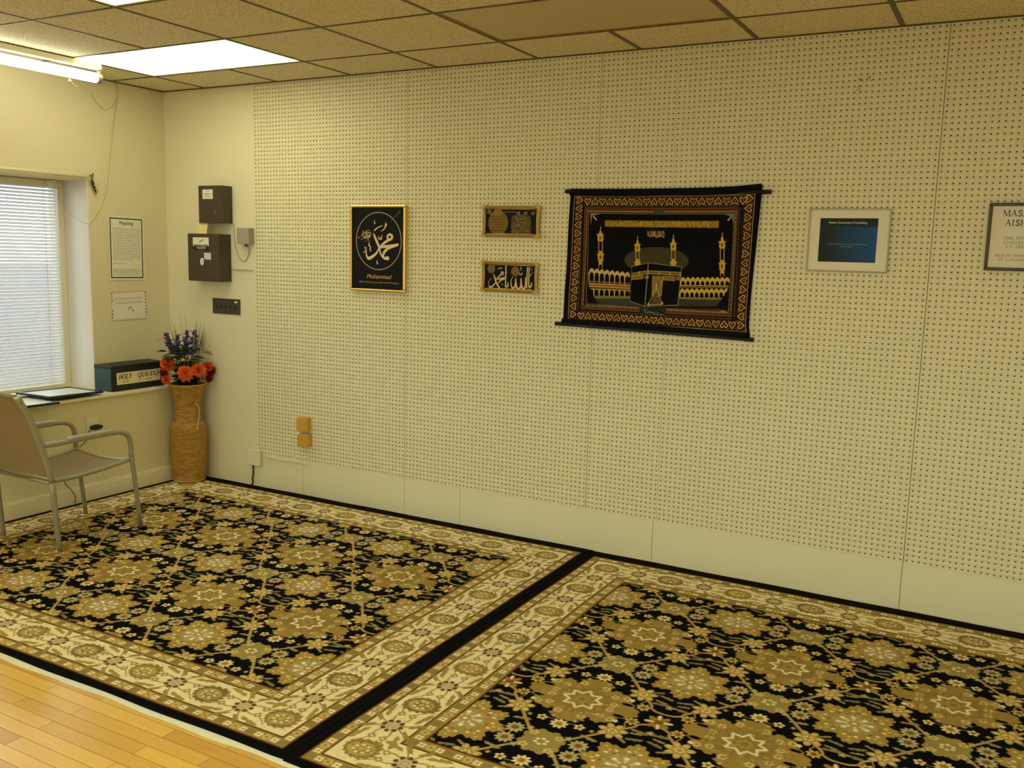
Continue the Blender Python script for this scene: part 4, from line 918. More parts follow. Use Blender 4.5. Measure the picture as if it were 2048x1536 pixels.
bm = B(); tube(bm, [(.0, -.05, .02), (.0, -.068, .02)], .007, 8); obj('gland', bm, M['darkcord'], t)
bm = B(); tube(bm, [onplane(1, -.006, u, v) for u, v in ((463, 441), (467, 449), (468, 470), (472, 498), (480, 517), (489, 522), (496, 512), (498, 500), (495, 492))], .003, 6, 5); tag(obj('looping_cord', bm, M['cord'], None, True), 'cream cord drooping in a loop from the upper brown box to the grey box', 'cord')
bm = B(); tube(bm, [onplane(1, -.005, u, v) for u, v in ((463, 536), (470, 539), (490, 540), (506, 541))], .0032, 6, 4); tag(obj('short_cord', bm, M['cord'], None, True), 'short cream cord running from the lower brown box to the pegboard edge', 'cord')
t = on_back('switch_plate', 'dark horizontal plate with five dark recesses set in the wall under the brown boxes', 'switch plate', .555, 1.211, .0006)
bm = B(); box(bm, -.125, .127, -.052, .052, 0, .006); obj('plate', bm, M['dark_plate'], t, bevel=.001)
for k in range(5):
    bm = B(); disc(bm, -.085+.042*k, -.003, .012, .016, .0055, .0068, 8); obj('recess', bm, M['hole'], t)
bm = B(); disc(bm, .098, .032, .012, .007, .006, .014, 12); obj('knob', bm, M['white_plastic'], t)
t = on_back('white_wall_box', 'cream square cover box at the bottom left corner of the pegboard', 'junction box', .802, .206, .008)
bm = B(); box(bm, -.060, .060, -.055, .055, 0, .022); obj('cover', bm, M['trim'], t, bevel=.006)
bm = B(); tube(bm, [(.783, -.010, .150), (.783, -.011, .09), (.776, -.012, .05), (.781, -.012, .030), (.765, -.012, .006)], .0055, 6, 4); tag(obj('dangling_cable', bm, M['darkcord'], None, True), 'dark cable hanging from the cream wall box down to the rug edge', 'cable')
for k, (z0, z1, x0, lab) in enumerate(((.440, .527, 1.196, 'upper of two varnished wooden blocks fixed to the pegboard'), (.338, .421, 1.203, 'lower of two varnished wooden blocks fixed to the pegboard'))):
    t = on_back('wooden_block', lab, 'wooden block', x0+.048, (z0+z1)/2, .0012, group='pair of wooden blocks on the pegboard')
    bm = B(); box(bm, -.046, .046, -(z1-z0)/2, (z1-z0)/2, 0, .040)
    for v in bm.verts:
        if v.co.z > .03: v.co.y += (.012 if k else .005)*(1 if v.co.x > 0 else -1)*(.8 if v.co.y > 0 else .2)
    obj('block', bm, M['wood_block'], t, bevel=.003)
    bm = B(); disc(bm, -.046, .01, .003, .003, .014, .02, 8); obj('screw', bm, M['steel'], t)
# outlet with plug under the window
t = on_left('power_outlet', 'cream power outlet on the low wall under the window ledge', 'outlet', -.800, .465, XL+.0005)
bm = B(); box(bm, -.045, .045, -.062, .062, 0, .005); obj('outlet_plate', bm, M['trim'], t, bevel=.0015)
for z in (-.026, .026):
    bm = B(); disc(bm, 0, z, .017, .014, .004, .0065, 16); obj('socket_face', bm, M['mount'], t)
t = on_left('power_adapter', 'black oval plug adapter in the outlet below the window ledge', 'plug', -.783, .466, XL+.0075)
bm = B(); disc(bm, 0, 0, .040, .016, 0, .026, 20); obj('adapter_body', bm, M['ink'], t, bevel=.004)
bm = B(); tube(bm, [(-.036, -.006, .014), (-.062, -.03, .010), (-.072, -.075, .008), (-.14, -.125, .008), (-.19, -.20, .010), (-.235, -.30, .012), (-.20, -.36, .022), (-.175, -.41, .022), (-.18, -.450, .024)], .0028, 6, 5); obj('adapter_cord', bm, M['darkcord'], t, True)

# ------------------------------------------------------------------ framed pieces on the pegboard
PY = .0022                                           # stand-off of the pieces from the pegboard
def frame4(bm, w, h, fw, d, z0=0):
    box(bm, 0, w, 0, fw, z0, d); box(bm, 0, w, h-fw, h, z0, d); box(bm, 0, fw, fw, h-fw, z0, d); box(bm, w-fw, w, fw, h-fw, z0, d)
def wallpt(u, v): p = onplane(1, 0, u, v); return p.x, p.z
# 1. gold frame, calligraphy in a circle
X0, Z0, W, Hh = 1.626, 1.364, .410, .514
t = on_back('calligraphy_picture', 'gold framed black picture with large Arabic calligraphy inside a ring', 'framed picture', X0, Z0, PY)
bm = B(); frame4(bm, W, Hh, .015, .028); obj('frame', bm, M['gold'], t, bevel=.005)
cv = Canvas(.012, W-.012, .012, Hh-.012, .0013, (.006, .006, .010)); GC = (.80, .66, .36)
s5 = 7.677; q5 = lambda x, y: (lambda p: (p[0]-X0, p[1]-Z0))(wallpt(700+x/s5, 400+y/s5)); w5 = 1/(s5*300)
def S5(pts, w, col=GC, sm=5): cv.stroke([q5(*p) for p in pts], [a*w5 for a in w] if isinstance(w, list) else w*w5, col, sm=sm)
c5 = q5(465, 632); e5 = q5(815, 632); f5 = q5(465, 192); cv.ring(c5[0], c5[1], e5[0]-c5[0], f5[1]-c5[1], .0045, (.50, .43, .28))
S5([(395, 512), (410, 570), (445, 650), (478, 730), (488, 790), (515, 855), (560, 895), (612, 898)], [10, 34, 36, 30, 22, 24, 36, 44])
cv.poly([q5(*p) for p in ((585, 862), (615, 868), (612, 925), (570, 918))], GC)
S5([(468, 745), (435, 815), (370, 870), (318, 895), (288, 865), (277, 800), (292, 762)], [16, 28, 40, 44, 26, 14, 6])
S5([(640, 528), (672, 552), (668, 590), (630, 612), (607, 590), (606, 550), (640, 528)], [30, 34, 34, 34, 28, 26, 30])
S5([(625, 610), (575, 645), (520, 685), (490, 712)], [34, 34, 26, 14])
cv.poly([q5(*p) for p in ((492, 712), (520, 694), (600, 692), (690, 680), (776, 666), (768, 706), (690, 734), (615, 764), (568, 812), (548, 862), (556, 880), (535, 872), (526, 850), (532, 800), (562, 760), (600, 737), (490, 742))], GC)
S5([(462, 560), (468, 596), (482, 604), (492, 575), (500, 602), (514, 600), (518, 545)], 10, sm=3)
S5([(408, 466), (450, 428), (522, 395)], [20, 14, 10]); S5([(498, 482), (545, 455), (572, 405), (570, 380)], [5, 14, 20, 12]); S5([(575, 348), (584, 385), (572, 400)], [8, 26, 12])
S5([(406, 312), (402, 335), (410, 362)], [4, 12, 18]); S5([(455, 925), (442, 945), (450, 978)], [4, 12, 22])
S5([(236, 803), (262, 792), (282, 775)], [12, 12, 4]); S5([(252, 728), (272, 740), (262, 765)], [10, 20, 6]); S5([(330, 640), (318, 690), (345, 730), (335, 765), (350, 790)], [6, 20, 14, 16, 6])
rn = random.Random(4)
for k in range(58):
    x = 268+rn.gauss(0, 48); y = 540+rn.gauss(0, 42)
    if ((x-265)/112)**2+((y-545)/98)**2 > 1: continue
    a = rn.uniform(0, 6.3); L = rn.uniform(12, 34); S5([(x, y), (x+L*.6*math.cos(a), y+L*.6*math.sin(a)), (x+L*math.cos(a+.8), y+L*math.sin(a+.8))], [3, 8, 4], (.62, .50, .26), 3)
cv.stroke([q5(790, 180), q5(740, 235), q5(650, 335)], [.012, .006, .002], (.10, .10, .05), a=.8)
pr = cv.mesh('print', M['print'], t, z=.016)
a = q5(468, 1178); text('title_text', 'Muhammad', .036, M['gold'], t, a[0], a[1], .0162, shear=.3, width=.185)
a = q5(465, 1275); text('caption_text', "Allah's Peace be upon him and his Progeny", .014, M['oldgold2'], t, a[0], a[1]+.004, .0162, shear=.3, width=.300)
bm = B(); box(bm, .006, W-.006, .006, Hh-.006, 0, .012); obj('backing', bm, M['darkwood'], t)
# 2, 3. the two small ornate frames
def ornate(name, label, X0, Z0, W, Hh, tilt, paint):
    t = thing(name, label, 'framed picture', (X0, -PY, Z0), BACK); t.rotation_euler = (Euler(BACK).to_matrix() @ Matrix.Rotation(tilt, 3, 'Z')).to_euler()
    bm = B(); frame4(bm, W, Hh, .016, .018); obj('frame', bm, M['oldgold'], t, bevel=.005)
    for x in (0, W):
        for y in (0, Hh):
            bm = B(); sx = 1 if x == 0 else -1; sy = 1 if y == 0 else -1
            pts = [(0, 0), (.034, 0), (.030, .012), (.018, .016), (.013, .028), (0, .030)]
            a = [bm.verts.new((x+sx*(px-.004), y+sy*(py-.004), .012)) for px, py in pts]; b = [bm.verts.new((x+sx*(px-.004), y+sy*(py-.004), .022)) for px, py in pts]
            for k in range(len(pts)): bm.faces.new((a[k], a[(k+1) % 6], b[(k+1) % 6], b[k]))
            bm.faces.new(a); bm.faces.new(b); obj('corner_ornament', bm, M['oldgold2'], t, bevel=.002)
    bm = B()
    for y in (.0175, Hh-.0175): tube(bm, [(.016, y, .012), (W-.016, y, .012)], .0022, 6)
    for x in (.0175, W-.0175): tube(bm, [(x, .016, .012), (x, Hh-.016, .012)], .0022, 6)
    obj('inner_bead', bm, M['gold'], t, True)
    cv = Canvas(.014, W-.014, .014, Hh-.014, .0012, (.006, .006, .012)); paint(cv); cv.mesh('print', M['print'], t, z=.008)
    bm = B(); box(bm, .004, W-.004, .004, Hh-.004, 0, .006); obj('backing', bm, M['darkwood'], t)
def p2(cv):
    q = lambda x, y: (lambda p: (p[0]-2.556, p[1]-1.703))(wallpt(960+x/s5, 400+y/s5)); sc = w5*1.02; g = (.30, .20, .05)
    c = q(290, 350); cv.ell(c[0], c[1], 142*sc, 152*sc, (.20, .13, .03), 1, 4)
    c = q(285, 195); cv.ell(c[0], c[1], 70*sc, 45*sc, g, 1, 3)
    for k in range(6):
        a, b = q(175, 255+k*42), q(405, 255+k*42); cv.stroke([a, b], 9*sc, (.10, .06, .02), a=.7)
        greek(cv, a[0], b[0], a[1]+20*sc, 12*sc, (.32, .20, .045), .6)
    P = [q(*p) for p in ((495, 510), (495, 280), (520, 240), (575, 215), (730, 215), (775, 240), (797, 280), (797, 510))]; cv.poly(P, (.09, .06, .025))
    x0, x1 = q(500, 0)[0], q(792, 0)[0]; y0, y1 = q(600, 505)[1], q(600, 235)[1]
    cv.speckle(x0, x1, y0, y1, 210, .0022, [(.32, .21, .06), (.20, .13, .05), (.45, .36, .20), (.12, .08, .03)]); cv.speckle(x0+.03, x1-.02, y0+.03, y1-.01, 26, .0016, [(.8, .72, .5)])
    c = q(150, 180); cv.ell(c[0], c[1], 34*sc, 30*sc, (.20, .15, .05), 1, 3); cv.stroke([q(188, 195), q(182, 235)], 9*sc, (.5, .4, .2))
    cv.stroke([q(385, 182), q(545, 182)], 22*sc, (.06, .075, .06))
    for x in (600, 710, 825):
        cv.stroke([q(x-25, 215), q(x-20, 185), q(x, 200), q(x+15, 175), q(x+22, 205), q(x-5, 225)], 9*sc, (.34, .22, .08), sm=3)
def p3(cv):
    q = lambda x, y: (lambda p: (p[0]-2.558, p[1]-1.399))(wallpt(960+x/s5, 400+y/s5)); c0 = (.76, .58, .30)
    def st(pts, w, col=c0, sm=5): cv.stroke([q(*p) for p in pts], [a*w5*.9 for a in w] if isinstance(w, list) else w*w5*.9, col, sm=sm)
    c = q(188, 1050); cv.ell(c[0], c[1], 55*w5, 62*w5, (.17, .15, .07), 1, 3); c = q(555, 1092); cv.ell(c[0], c[1], 58*w5, 62*w5, (.22, .14, .05), 1, 3)
    cv.speckle(q(510, 0)[0], q(600, 0)[0], q(0, 1140)[1], q(0, 1045)[1], 30, .002, [(.32, .2, .08), (.12, .08, .03)]); cv.speckle(q(145, 0)[0], q(230, 0)[0], q(0, 1100)[1], q(0, 1010)[1], 26, .0018, [(.30, .28, .14), (.10, .09, .04)])
    st([(222, 1130), (240, 1190), (262, 1260), (285, 1315), (308, 1335)], [6, 24, 22, 20, 26]); st([(262, 1240), (235, 1290), (195, 1328), (165, 1335), (150, 1305)], [10, 16, 24, 20, 8]); st([(150, 1305), (148, 1250), (170, 1215)], [8, 10, 4], (.4, .32, .2))
    st([(352, 1098), (372, 1118), (358, 1145), (335, 1130), (352, 1098)], 16); st([(338, 1138), (300, 1175), (270, 1200)], [16, 18, 8]); st([(268, 1212), (320, 1208), (386, 1190)], [14, 22, 20]); st([(384, 1208), (330, 1235), (295, 1270), (288, 1300)], [20, 18, 12, 8])
    st([(410, 1010), (408, 1120), (406, 1240), (408, 1330)], [20, 16, 16, 24]); st([(406, 1315), (432, 1328), (448, 1300), (438, 1262)], [16, 20, 18, 8]); st([(398, 1362), (402, 1364)], 22, c0, 0); st([(424, 1364), (428, 1366)], 22, c0, 0)
    st([(518, 1170), (490, 1240), (495, 1310), (515, 1350), (545, 1330), (556, 1270), (562, 1200)], [5, 12, 16, 24, 22, 18, 14]); st([(562, 1210), (568, 1300), (590, 1358), (625, 1352), (640, 1300), (642, 1200)], [14, 22, 30, 26, 20, 14]); st([(644, 1215), (652, 1310), (675, 1360), (700, 1345), (712, 1280), (712, 1190)], [14, 20, 28, 24, 18, 14])
    st([(742, 1035), (735, 1150), (732, 1250), (730, 1345)], [18, 16, 18, 16]); st([(616, 1115), (622, 1145), (636, 1135), (644, 1148), (656, 1135), (660, 1108)], 9, sm=2); st([(640, 1025), (642, 1075)], 9, sm=0)
    st([(768, 1035), (764, 1150), (762, 1250), (764, 1330)], [18, 16, 16, 22]); st([(764, 1320), (792, 1330), (804, 1295), (800, 1262)], [16, 20, 18, 8]); st([(754, 1368), (758, 1369)], 22, c0, 0); st([(786, 1372), (792, 1373)], 24, c0, 0)
    st([(800, 1040), (806, 1085)], 8, (.5, .36, .2), 0); st([(780, 1162), (820, 1108)], [14, 6], (.55, .40, .2), 0); st([(285, 1060), (325, 1035)], 9, (.6, .46, .25), 0); st([(318, 1068), (350, 1040)], [5, 14], (.6, .46, .25), 0); st([(345, 1270), (350, 1300), (372, 1302)], 8, (.3, .24, .14), 2); st([(425, 1125), (432, 1095)], 7, (.4, .3, .2), 0); st([(170, 1195), (195, 1225)], 7, (.25, .2, .12), 0)
ornate('ornate_picture', 'upper small antique gold frame with two dim gilded medallions on black', 2.556, 1.703, .357, .170, R(-.4), p2)
ornate('ornate_picture', 'lower small antique gold frame with pale Arabic calligraphy on black', 2.558, 1.399, .354, .168, R(-.3), p3)
# 4. picture with cream mount
X0, Z0, W, Hh = 4.332, 1.567, .356, .287
t = on_back('mounted_print', 'near black to blue picture in a wide cream mount and thin metal frame right of the tapestry', 'framed picture', X0, Z0, PY)
bm = B(); frame4(bm, W, Hh, .0055, .014); obj('frame', bm, M['alu'], t, bevel=.0015)
bm = B(); box(bm, .004, W-.004, .004, Hh-.004, 0, .008); obj('mount', bm, M['mount'], t)
cv = Canvas(.050, .303, .044, .244, .0013, (.01, .02, .03)); X, Y = np.meshgrid(np.linspace(0, 1, cv.nx), np.linspace(0, 1, cv.ny))
g = np.clip(X*1.1-.15+(.3*(Y-.3)*X), 0, 1)[..., None]; cv.a[:] = np.array((.014, .018, .016))*(1-g)+np.array((.006, .085, .27))*g  # sheet blends from near black to blue towards the right
cv.rect(.05, .303, .205, .25, (.010, .020, .016)); greek(cv, .082, .262, .126, .005, (.30, .38, .36), .7); greek(cv, .145, .200, .115, .005, (.30, .38, .36), .7)
cv.mesh('print', M['print'], t, z=.0092)
text('heading', 'Muslim Community of Lynchburg', .015, M['mount'], t, .172, .224, .0094, width=.168)
# 5. dark frame cut by the right edge of the picture
X0, Z0, W, Hh = 5.078, 1.592, .238, .286
t = on_back('certificate_picture', 'dark wooden framed MASJID AISHA sign cut by the right edge of the picture', 'framed picture', X0, Z0, PY)
bm = B(); frame4(bm, W, Hh, .013, .020); obj('frame', bm, M['darkwood'], t, bevel=.003)
bm = B(); frame4(bm, W-.024, Hh-.024, .0035, .013); o = obj('inner_lip', bm, M['oldgold'], t); o.location = (.012, .012, 0)
cv = Canvas(.014, W-.014, .014, Hh-.014,   .001, (.78, .75, .62)); K = (.07, .065, .05)
serif(cv, 'MASJID', W/2, .230, .0245, K, width=.129, thick=.17, thin=.08); serif(cv, 'AISHA', W/2, .190, .0245, K, width=.108, thick=.17, thin=.08)
K2 = (.20, .18, .14)
for s_, y, wd in (('2308, 12TH ST', .132, .104), ('LYNCHBURG', .114, .102), ('VA 24504', .097, .090), ('MUSLIM COMMUNITY', .059, .162), ('OF LYNCHBURG', .041, .135)):
    serif(cv, s_, W/2, y, .0115, K2, width=wd, thick=.14, thin=.08, ser=False)
cv.mesh('sign_sheet', M['print'], t, z=.010)
bm = B(); box(bm, .004, W-.004, .004, Hh-.004, 0, .008); obj('backing', bm, M['darkwood'], t)
# marks where something was pulled off the pegboard
bm = B()
for u, v in ((1722, 155), (1739, 157), (1719, 176)):
    x, z = wallpt(u, v)
    for k in range(5): dx, dz = random.uniform(-.008, .008), random.uniform(-.010, .010); tube(bm, [(x+dx, -.0014, z+dz), (x+dx+random.uniform(-.008, .008), -.0016, z+dz+random.uniform(-.008, .008))], .0014, 5)
o = obj('torn_marks', bm, M['darkcord'], None); tag(o, 'small dark torn marks high on the pegboard at upper right', 'wall mark')

# ------------------------------------------------------------------ tapestry
t = on_back('wall_tapestry', 'large black and gold wall hanging showing a draped cube shrine and minarets', 'tapestry', 3.095, 1.238, .012)
SH = .021
s7 = 4.389
def q7(x, y): p = wallpt(1100+x/s7, 350+y/s7); b = p[1]-1.238; return (p[0]-3.095+SH*(1-b/.719), b)
cv = Canvas(0, 1.004, 0, .719, .0015, (.006, .006, .010)); k7 = 1/(s7*372)*.95
GO = (.72, .46, .13); GO2 = (.62, .40, .05); MRN = (.085, .018, .012); SIL = (.42, .38, .26)
def L7(pts, w, col=GO, a=1, sm=0): cv.stroke([q7(*p) for p in pts], w*k7, col, a=a, sm=sm)
def P7(pts, col, a=1): cv.poly([q7(*p) for p in pts], col, a)
P7([(228, 182), (1803, 167), (1722, 1370), (170, 1272)], (.030, .012, .010)); P7([(300, 272), (1690, 268), (1625, 1250), (262, 1190)], (.006, .006, .010))
L7([(228, 182), (1803, 167), (1722, 1370), (170, 1272), (228, 182)], 5, (.50, .32, .17))
L7([(238, 190), (1793, 177)], 5, (.25, .17, .08))
P7([(315, 283), (1658, 283), (1600, 1238), (285, 1178)], (.10, .035, .012)); P7([(340, 322), (1640, 322), (1585, 1172), (312, 1150)], (.006, .006, .008))
P7([(340, 312), (1640, 312), (1640, 326), (340, 326)], (.30, .20, .06), .6); P7([(300, 1150), (1600, 1208), (1600, 1232), (295, 1172)], (.13, .05, .014))
L7([(318, 285), (1655, 285), (1598, 1236), (286, 1176), (318, 285)], 4, (.32, .12, .04)); L7([(350, 335), (1628, 338), (1570, 1200), (328, 1140), (350, 335)], 4, (.30, .25, .14))
for (a, b, n) in (((340, 300), (300, 1150), 44), ((1640, 310), (1588, 1190), 44), ((345, 316), (1630, 320), 60), ((320, 1150), (1570, 1205), 55)):
    for i in range(n):
        f0 = i/n; x = a[0]+(b[0]-a[0])*f0; y = a[1]+(b[1]-a[1])*f0; dx, dy = (b[0]-a[0])/n*.5, (b[1]-a[1])/n*.5
        L7([(x, y), (x+dx, y+dy)], 7 if i % 2 else 4, (.52, .36, .15), .8)
for (a, b, n) in (((292, 275), (262, 1178), 46), ((1672, 280), (1622, 1240), 46), ((300, 268), (1665, 268), 60), ((285, 1195), (1600, 1256), 60)):
    for i in range(n):
        f0 = (i+.5)/n; p = q7(a[0]+(b[0]-a[0])*f0, a[1]+(b[1]-a[1])*f0); cv.ell(p[0], p[1], .0022, .0022, (.30, .28, .22))
def heart(cx, cy, s, rot, col):
    pts = []
    for dx in (-1, 1):
        seg = [(0, -1), (.55*dx, -.35), (.92*dx, .25), (.70*dx, .80), (.35*dx, .72), (.18*dx, .45)]
        pts.append([(cx+s*(x*math.cos(rot)-y*math.sin(rot)), cy+s*(x*math.sin(rot)+y*math.cos(rot))) for x, y in seg])
    cv.flower(cx, cy, s*.62, 5, MRN, .2); cv.ell(cx, cy, s*.17, s*.17, (.20, .20, .17))
    for p in pts: cv.stroke(p, .0036, col, sm=4)
def hearts(a, b, n, base):
    A_, B_ = q7(*a), q7(*b)
    for i in range(n):
        f0 = i/(n-1); x = A_[0]+(B_[0]-A_[0])*f0; y = A_[1]+(B_[1]-A_[1])*f0; g = random.uniform(.75, 1.05)
        heart(x, y, .0178, base+(PI if i % 2 else 0), tuple(c*g for c in GO))
        xm = x+(B_[0]-A_[0])/(n-1)/2; ym = y+(B_[1]-A_[1])/(n-1)/2
        nx_, ny_ = (0, 1) if base in (0, PI) else (1, 0)
        for sg in (-1, 1): cv.ell(xm+nx_*sg*.016, ym+ny_*sg*.018, .0022, .0022, (.35, .32, .26))
hearts((340, 232), (1700, 225), 21, 0); hearts((270, 222), (214, 1225), 15, PI/2); hearts((1752, 212), (1682, 1312), 15, PI/2); hearts((283, 1238), (1605, 1310), 21, 0)
for x, y, sx, sy in ((372, 345, 1, 1), (1612, 348, -1, 1), (345, 1128, 1, -1), (1560, 1190, -1, -1)):
    P7([(x-8*sx, y-6*sy), (x+80*sx, y-6*sy), (x+10*sx, y+14*sy), (x-4*sx, y+90*sy)], (.30, .27, .17), .8); P7([(x+20*sx, y+12*sy), (x+50*sx, y+48*sy), (x+42*sx, y+54*sy), (x+16*sx, y+22*sy)], (.60, .56, .42))
# inscription band and small script
P7([(488, 395), (1490, 398), (1486, 462), (496, 452)], (.20, .12, .015))
a0, a1 = q7(492, 450), q7(1486, 400)
cv.speckle(a0[0], a1[0], a0[1]+.001, a1[1]-.003, 900, .0020, [(.60, .38, .05), (.42, .25, .03), (.75, .52, .12), (.16, .09, .01)], .85)
for k in range(60):
    x = 495+k*16.6+random.uniform(-4, 4); L7([(x, 450), (x+random.uniform(-9, 9), 425), (x+random.uniform(-12, 12), 403)], 4, (.66, .43, .08), .8)
for k in range(15):
    x = 868+k*10; L7([(x, 540-random.uniform(0, 20)), (x+random.uniform(-8, 10), 515), (x+random.uniform(-4, 12), 490)], 5, (.50, .30, .12))
L7([(866, 520), (885, 540), (930, 525), (940, 545), (985, 530), (1010, 545)], 5, (.55, .36, .16))
c = q7(935, 748); cv.ell(c[0], c[1], 298*k7, 118*k7, (.060, .055, .025), 1, 4)
c = q7(965, 345); cv.poly([(c[0]+.034*math.cos(a), c[1]+.030*math.sin(a)) for a in [PI*i/14 for i in range(15)]], (.06, .065, .05))
def minaret(x, top, bal, low, base, s=1):
    L7([(x+4, top), (x+2, top+40)], 5, (.6, .55, .35)); P7([(x-6*s, top+35), (x+8*s, top+35), (x+18*s, bal-25), (x-14*s, bal-25)], GO2)
    P7([(x-34*s, bal-28), (x+34*s, bal-28), (x+24*s, bal-8), (x+28*s, bal+20), (x+20*s, bal+38), (x-20*s, bal+38), (x-27*s, bal+20), (x-24*s, bal-8)], GO2); L7([(x-1, bal-4), (x-1, bal+14)], 12*s, (.05, .02, .01))
    for d in (-16, 16): L7([(x+d*s, bal+38), (x+d*s, low-28)], 8, (.45, .30, .12))
    P7([(x-12*s, low-48), (x+12*s, low-48), (x+20*s, low-26), (x+34*s, low-22), (x+22*s, low), (x+26*s, low+34 if base > low+40 else low+12), (x-26*s, low+34 if base > low+40 else low+12), (x-24*s, low), (x-34*s, low-22), (x-20*s, low-26)], GO2)
    if base > low+40:
        L7([(x-2, low-2), (x-2, low+16)], 13*s, (.05, .02, .01)); P7([(x-19*s, low+34), (x+19*s, low+34), (x+17*s, low+72), (x-17*s, low+72)], GO2)
        for d in (-16, 16): L7([(x+d*s, low+70), (x+d*s, base)], 5, (.40, .34, .20))
minaret(450, 455, 545, 715, 822, .95); minaret(773, 535, 632, 782, 795, .9); minaret(1091, 520, 620, 780, 795, .95); minaret(1515, 505, 605, 790, 885, 1.0)
def arcade(xa, xb, ya, yb, h, n, col, dome=True):
    for i in range(n):
        f0, f1 = i/n, (i+1)/n; x0 = xa+(xb-xa)*f0; x1 = xa+(xb-xa)*f1; y = ya+(yb-ya)*f0; w_ = x1-x0
        if dome: P7([(x0, y+8), (x0+w_*.25, y-8), (x0+w_*.5, y-14), (x0+w_*.75, y-8), (x1, y+8), (x1, y+16), (x0, y+16)], col)
        P7([(x0, y+14), (x1, y+14), (x1, y+34), (x1-w_*.12, y+34), (x1-w_*.5, y+18), (x0+w_*.12, y+34), (x0, y+34)], col)
        L7([(x0, y+30), (x0, y+46)], 12, col); L7([(x0, y+44), (x0, y+h)], 7, (.66, .52, .26))
arcade(352, 705, 832, 868, 108, 8, (.62, .46, .18)); arcade(352, 705, 982, 995, 82, 8, (.52, .34, .10), False)
P7([(345, 930), (708, 950), (708, 958), (345, 940)], (.34, .14, .05)); P7([(350, 950), (708, 966), (708, 974), (350, 960)], (.55, .42, .20)); P7([(350, 962), (706, 978), (706, 992), (352, 976)], (.40, .14, .03)); P7([(352, 976), (706, 992), (706, 1000), (352, 984)], (.60, .42, .12))
arcade(1155, 1580, 905, 905, 64, 10, (.66, .46, .10)); arcade(1150, 1572, 1004, 1004, 66, 10, (.66, .44, .07))
P7([(1150, 962), (1572, 966), (1572, 974), (1150, 970)], (.60, .40, .18)); P7([(1150, 976), (1570, 980), (1570, 988), (1150, 984)], (.35, .14, .03))
P7([(380, 1062), (710, 1062), (715, 1085), (400, 1085)], (.22, .17, .05)); P7([(1138, 1068), (1530, 1072), (1520, 1090), (1138, 1086)], (.26, .20, .05))
P7([(400, 1085), (715, 1085), (840, 1150), (830, 1160), (430, 1132)], (.035, .038, .024)); P7([(1135, 1088), (1520, 1090), (1490, 1150), (1000, 1150), (1130, 1135)], (.035, .038, .024))
for k in range(9): L7([(430+k*28, 1090), (560+k*32, 1140)], 4, (.075, .08, .05)); L7([(1180+k*40, 1092), (1120+k*38, 1145)], 4, (.075, .08, .05))
for k in range(3): L7([(440, 1100+k*13), (800, 1108+k*15)], 3, (.065, .07, .045)); L7([(1140, 1102+k*14), (1500, 1102+k*14)], 3, (.065, .07, .045))
P7([(335, 960), (345, 960), (430, 1132), (340, 1132)], (.006, .006, .009)); P7([(1575, 985), (1568, 1198), (1470, 1150)], (.006, .006, .009))
L7([(430, 1138), (780, 1160)], 6, (.14, .15, .11)); L7([(1060, 1172), (1490, 1196)], 6, (.12, .13, .09))
# the cube
P7([(722, 802), (868, 770), (840, 1152), (708, 1105)], (.004, .004, .006)); P7([(868, 770), (1164, 805), (1132, 1140), (840, 1152)], (.006, .006, .008))
L7([(722, 802), (868, 768), (1164, 803), (1132, 1138), (840, 1152), (708, 1105)], 4, (.40, .32, .16)); L7([(722, 802), (708, 1105)], 3, (.25, .2, .1)); L7([(868, 770), (840, 1150)], 5, (.50, .42, .24))
P7([(722, 862), (866, 838), (864, 862), (720, 884)], (.16, .10, .03)); P7([(866, 838), (1158, 852), (1156, 880), (864, 864)], (.16, .10, .03))
for dy in (0, 24): L7([(722, 862+dy*.9), (866, 838+dy), (1158, 852+dy)], 5, (.58, .42, .12))
for x in (790, 868, 965, 1060, 1150): L7([(x, 840+abs(x-868)*.06), (x, 868+abs(x-868)*.06)], 6, (.62, .46, .14))
P7([(722, 888), (820, 880), (818, 908), (720, 918)], (.22, .15, .04)); P7([(1005, 885), (1105, 890), (1102, 925), (1003, 918)], (.22, .15, .04)); L7([(722, 888), (820, 880), (818, 908), (720, 918), (722, 888)], 4, (.5, .36, .12)); L7([(1005, 885), (1105, 890), (1102, 925), (1003, 918), (1005, 885)], 4, (.5, .36, .12))
for x, y in ((845, 895), (862, 892), (1125, 903), (1140, 905)): p = q7(x, y); cv.ring(p[0], p[1], .0045, .0075, .002, (.5, .38, .15))
P7([(908, 880), (1000, 884), (985, 1062), (902, 1058)], (.24, .17, .03)); cv.speckle(*[q7(906, 970)[0], q7(990, 970)[0], q7(950, 1055)[1], q7(950, 890)[1]], 130, .0022, [(.42, .30, .05), (.10, .07, .02), (.55, .42, .1), (.3, .12, .03)], .8)
L7([(908, 880), (902, 1058)], 4, (.55, .42, .14)); L7([(1000, 884), (985, 1062)], 4, (.55, .42, .14))
L7([(942, 950), (940, 1000)], 8, (.75, .55, .12)); L7([(940, 985), (915, 1050), (868, 1135)], 5, (.62, .44, .15)); L7([(942, 985), (965, 1050), (992, 1128)], 5, (.62, .44, .15)); L7([(868, 1140), (995, 1132)], 6, (.6, .45, .18))
P7([(940, 1030), (965, 1060), (978, 1130), (890, 1136), (915, 1062)], (.10, .07, .025)); cv.speckle(*[q7(905, 1090)[0], q7(972, 1090)[0], q7(940, 1132)[1], q7(940, 1045)[1]], 60, .0016, [(.4, .3, .1), (.02, .015, .01)], .8)
for x, y in ((872, 1135), (992, 1122)): p = q7(x, y); cv.ring(p[0], p[1], .005, .006, .0028, (.6, .44, .15))
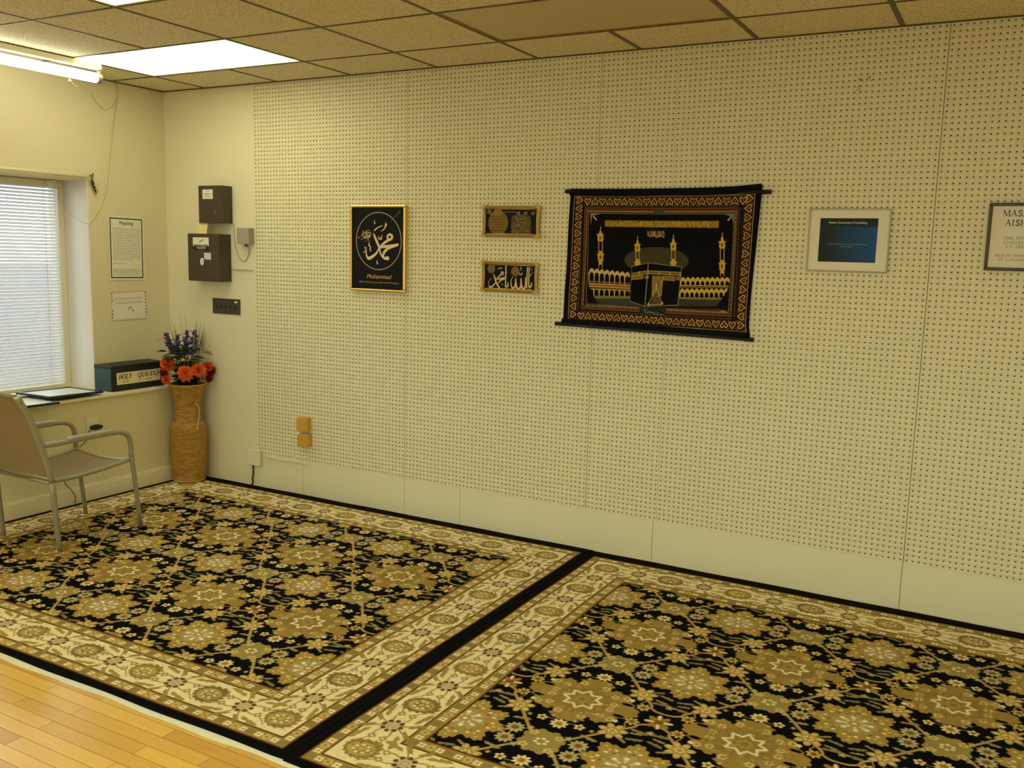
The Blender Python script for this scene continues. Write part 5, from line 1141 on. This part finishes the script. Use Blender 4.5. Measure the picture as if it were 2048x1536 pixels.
P7([(790, 1160), (1030, 1168), (1025, 1228), (800, 1215)], (.018, .022, .020)); L7([(830, 1172), (850, 1205), (905, 1205), (930, 1222), (1005, 1222)], 6, (.20, .22, .16), sm=3); L7([(840, 1168), (870, 1195), (960, 1210)], 4, (.16, .2, .14), sm=3)
for k in range(12): p = q7(800+k*20, 1175+(k % 3)*16); cv.ell(p[0], p[1], .002, .002, (.16, .19, .15))
cv.a *= (1+(RS.rand(cv.ny, cv.nx, 1).astype(np.float32)-.5)*.25)
def drape(X, Y, Z):
    x = X-SH*(1-Y/.719); Yt = Y/.719
    top = .010*np.clip((X-.86)/.144, 0, 1)*np.clip((Yt-.85)/.15, 0, 1)-.004*np.sin(X*3.1)*Yt
    x = x+.010*np.clip((.08-Yt)/.08, 0, 1)*np.clip((X-.9)/.1, 0, 1)-.004*np.sin(Yt*5)*np.clip((X-.9)/.1, 0, 1)
    return x, Y+top+.008*(1-Yt)*(.5-X), Z+.004*np.sin(X*11+Y*3)+.003*np.sin(Y*14)+.006*np.exp(-((X-.98)/.03)**2)
cv.mesh('woven_cloth', M['tapestry'], t, drape)
cv2 = Canvas(0, 1.004, 0, .719, .02, 0); o = cv2.mesh('lining', M['blackcloth'], t, lambda X, Y, Z: (lambda r: (r[0], r[1], r[2]-.0045))(drape(X, Y, Z)))
bm = B(); tube(bm, [(-.004, .703, .0), (.30, .700, .001), (.60, .700, .001), (.85, .704, .002), (1.004, .716, .004)], .0185, 12, 4, flat=.7); obj('hem_sleeve', bm, M['blackcloth'], t, True)
bm = B(); tube(bm, [(-.026, .016, .0), (.3, .013, 0), (.7, .006, .0), (.982, .002, .002)], .0185, 12, 4, flat=.7); obj('hem_sleeve', bm, M['blackcloth'], t, True)
for (a, b) in (((-.032, .708), (1.053, .695)), ((-.067, .003), (1.012, -.014))):
    bm = B(); tube(bm, [(a[0], a[1], .002), (b[0], b[1], .002)], .0095, 10)
    for k in range(4):
        for e, sg in ((a, 1), (b, -1)):
            x = e[0]+sg*(.006+k*.012); tube(bm, [(x-.003, e[1], .002), (x+.003, e[1], .002)], .0112, 10)
    obj('hanging_rod', bm, M['blackrod'], t, True)
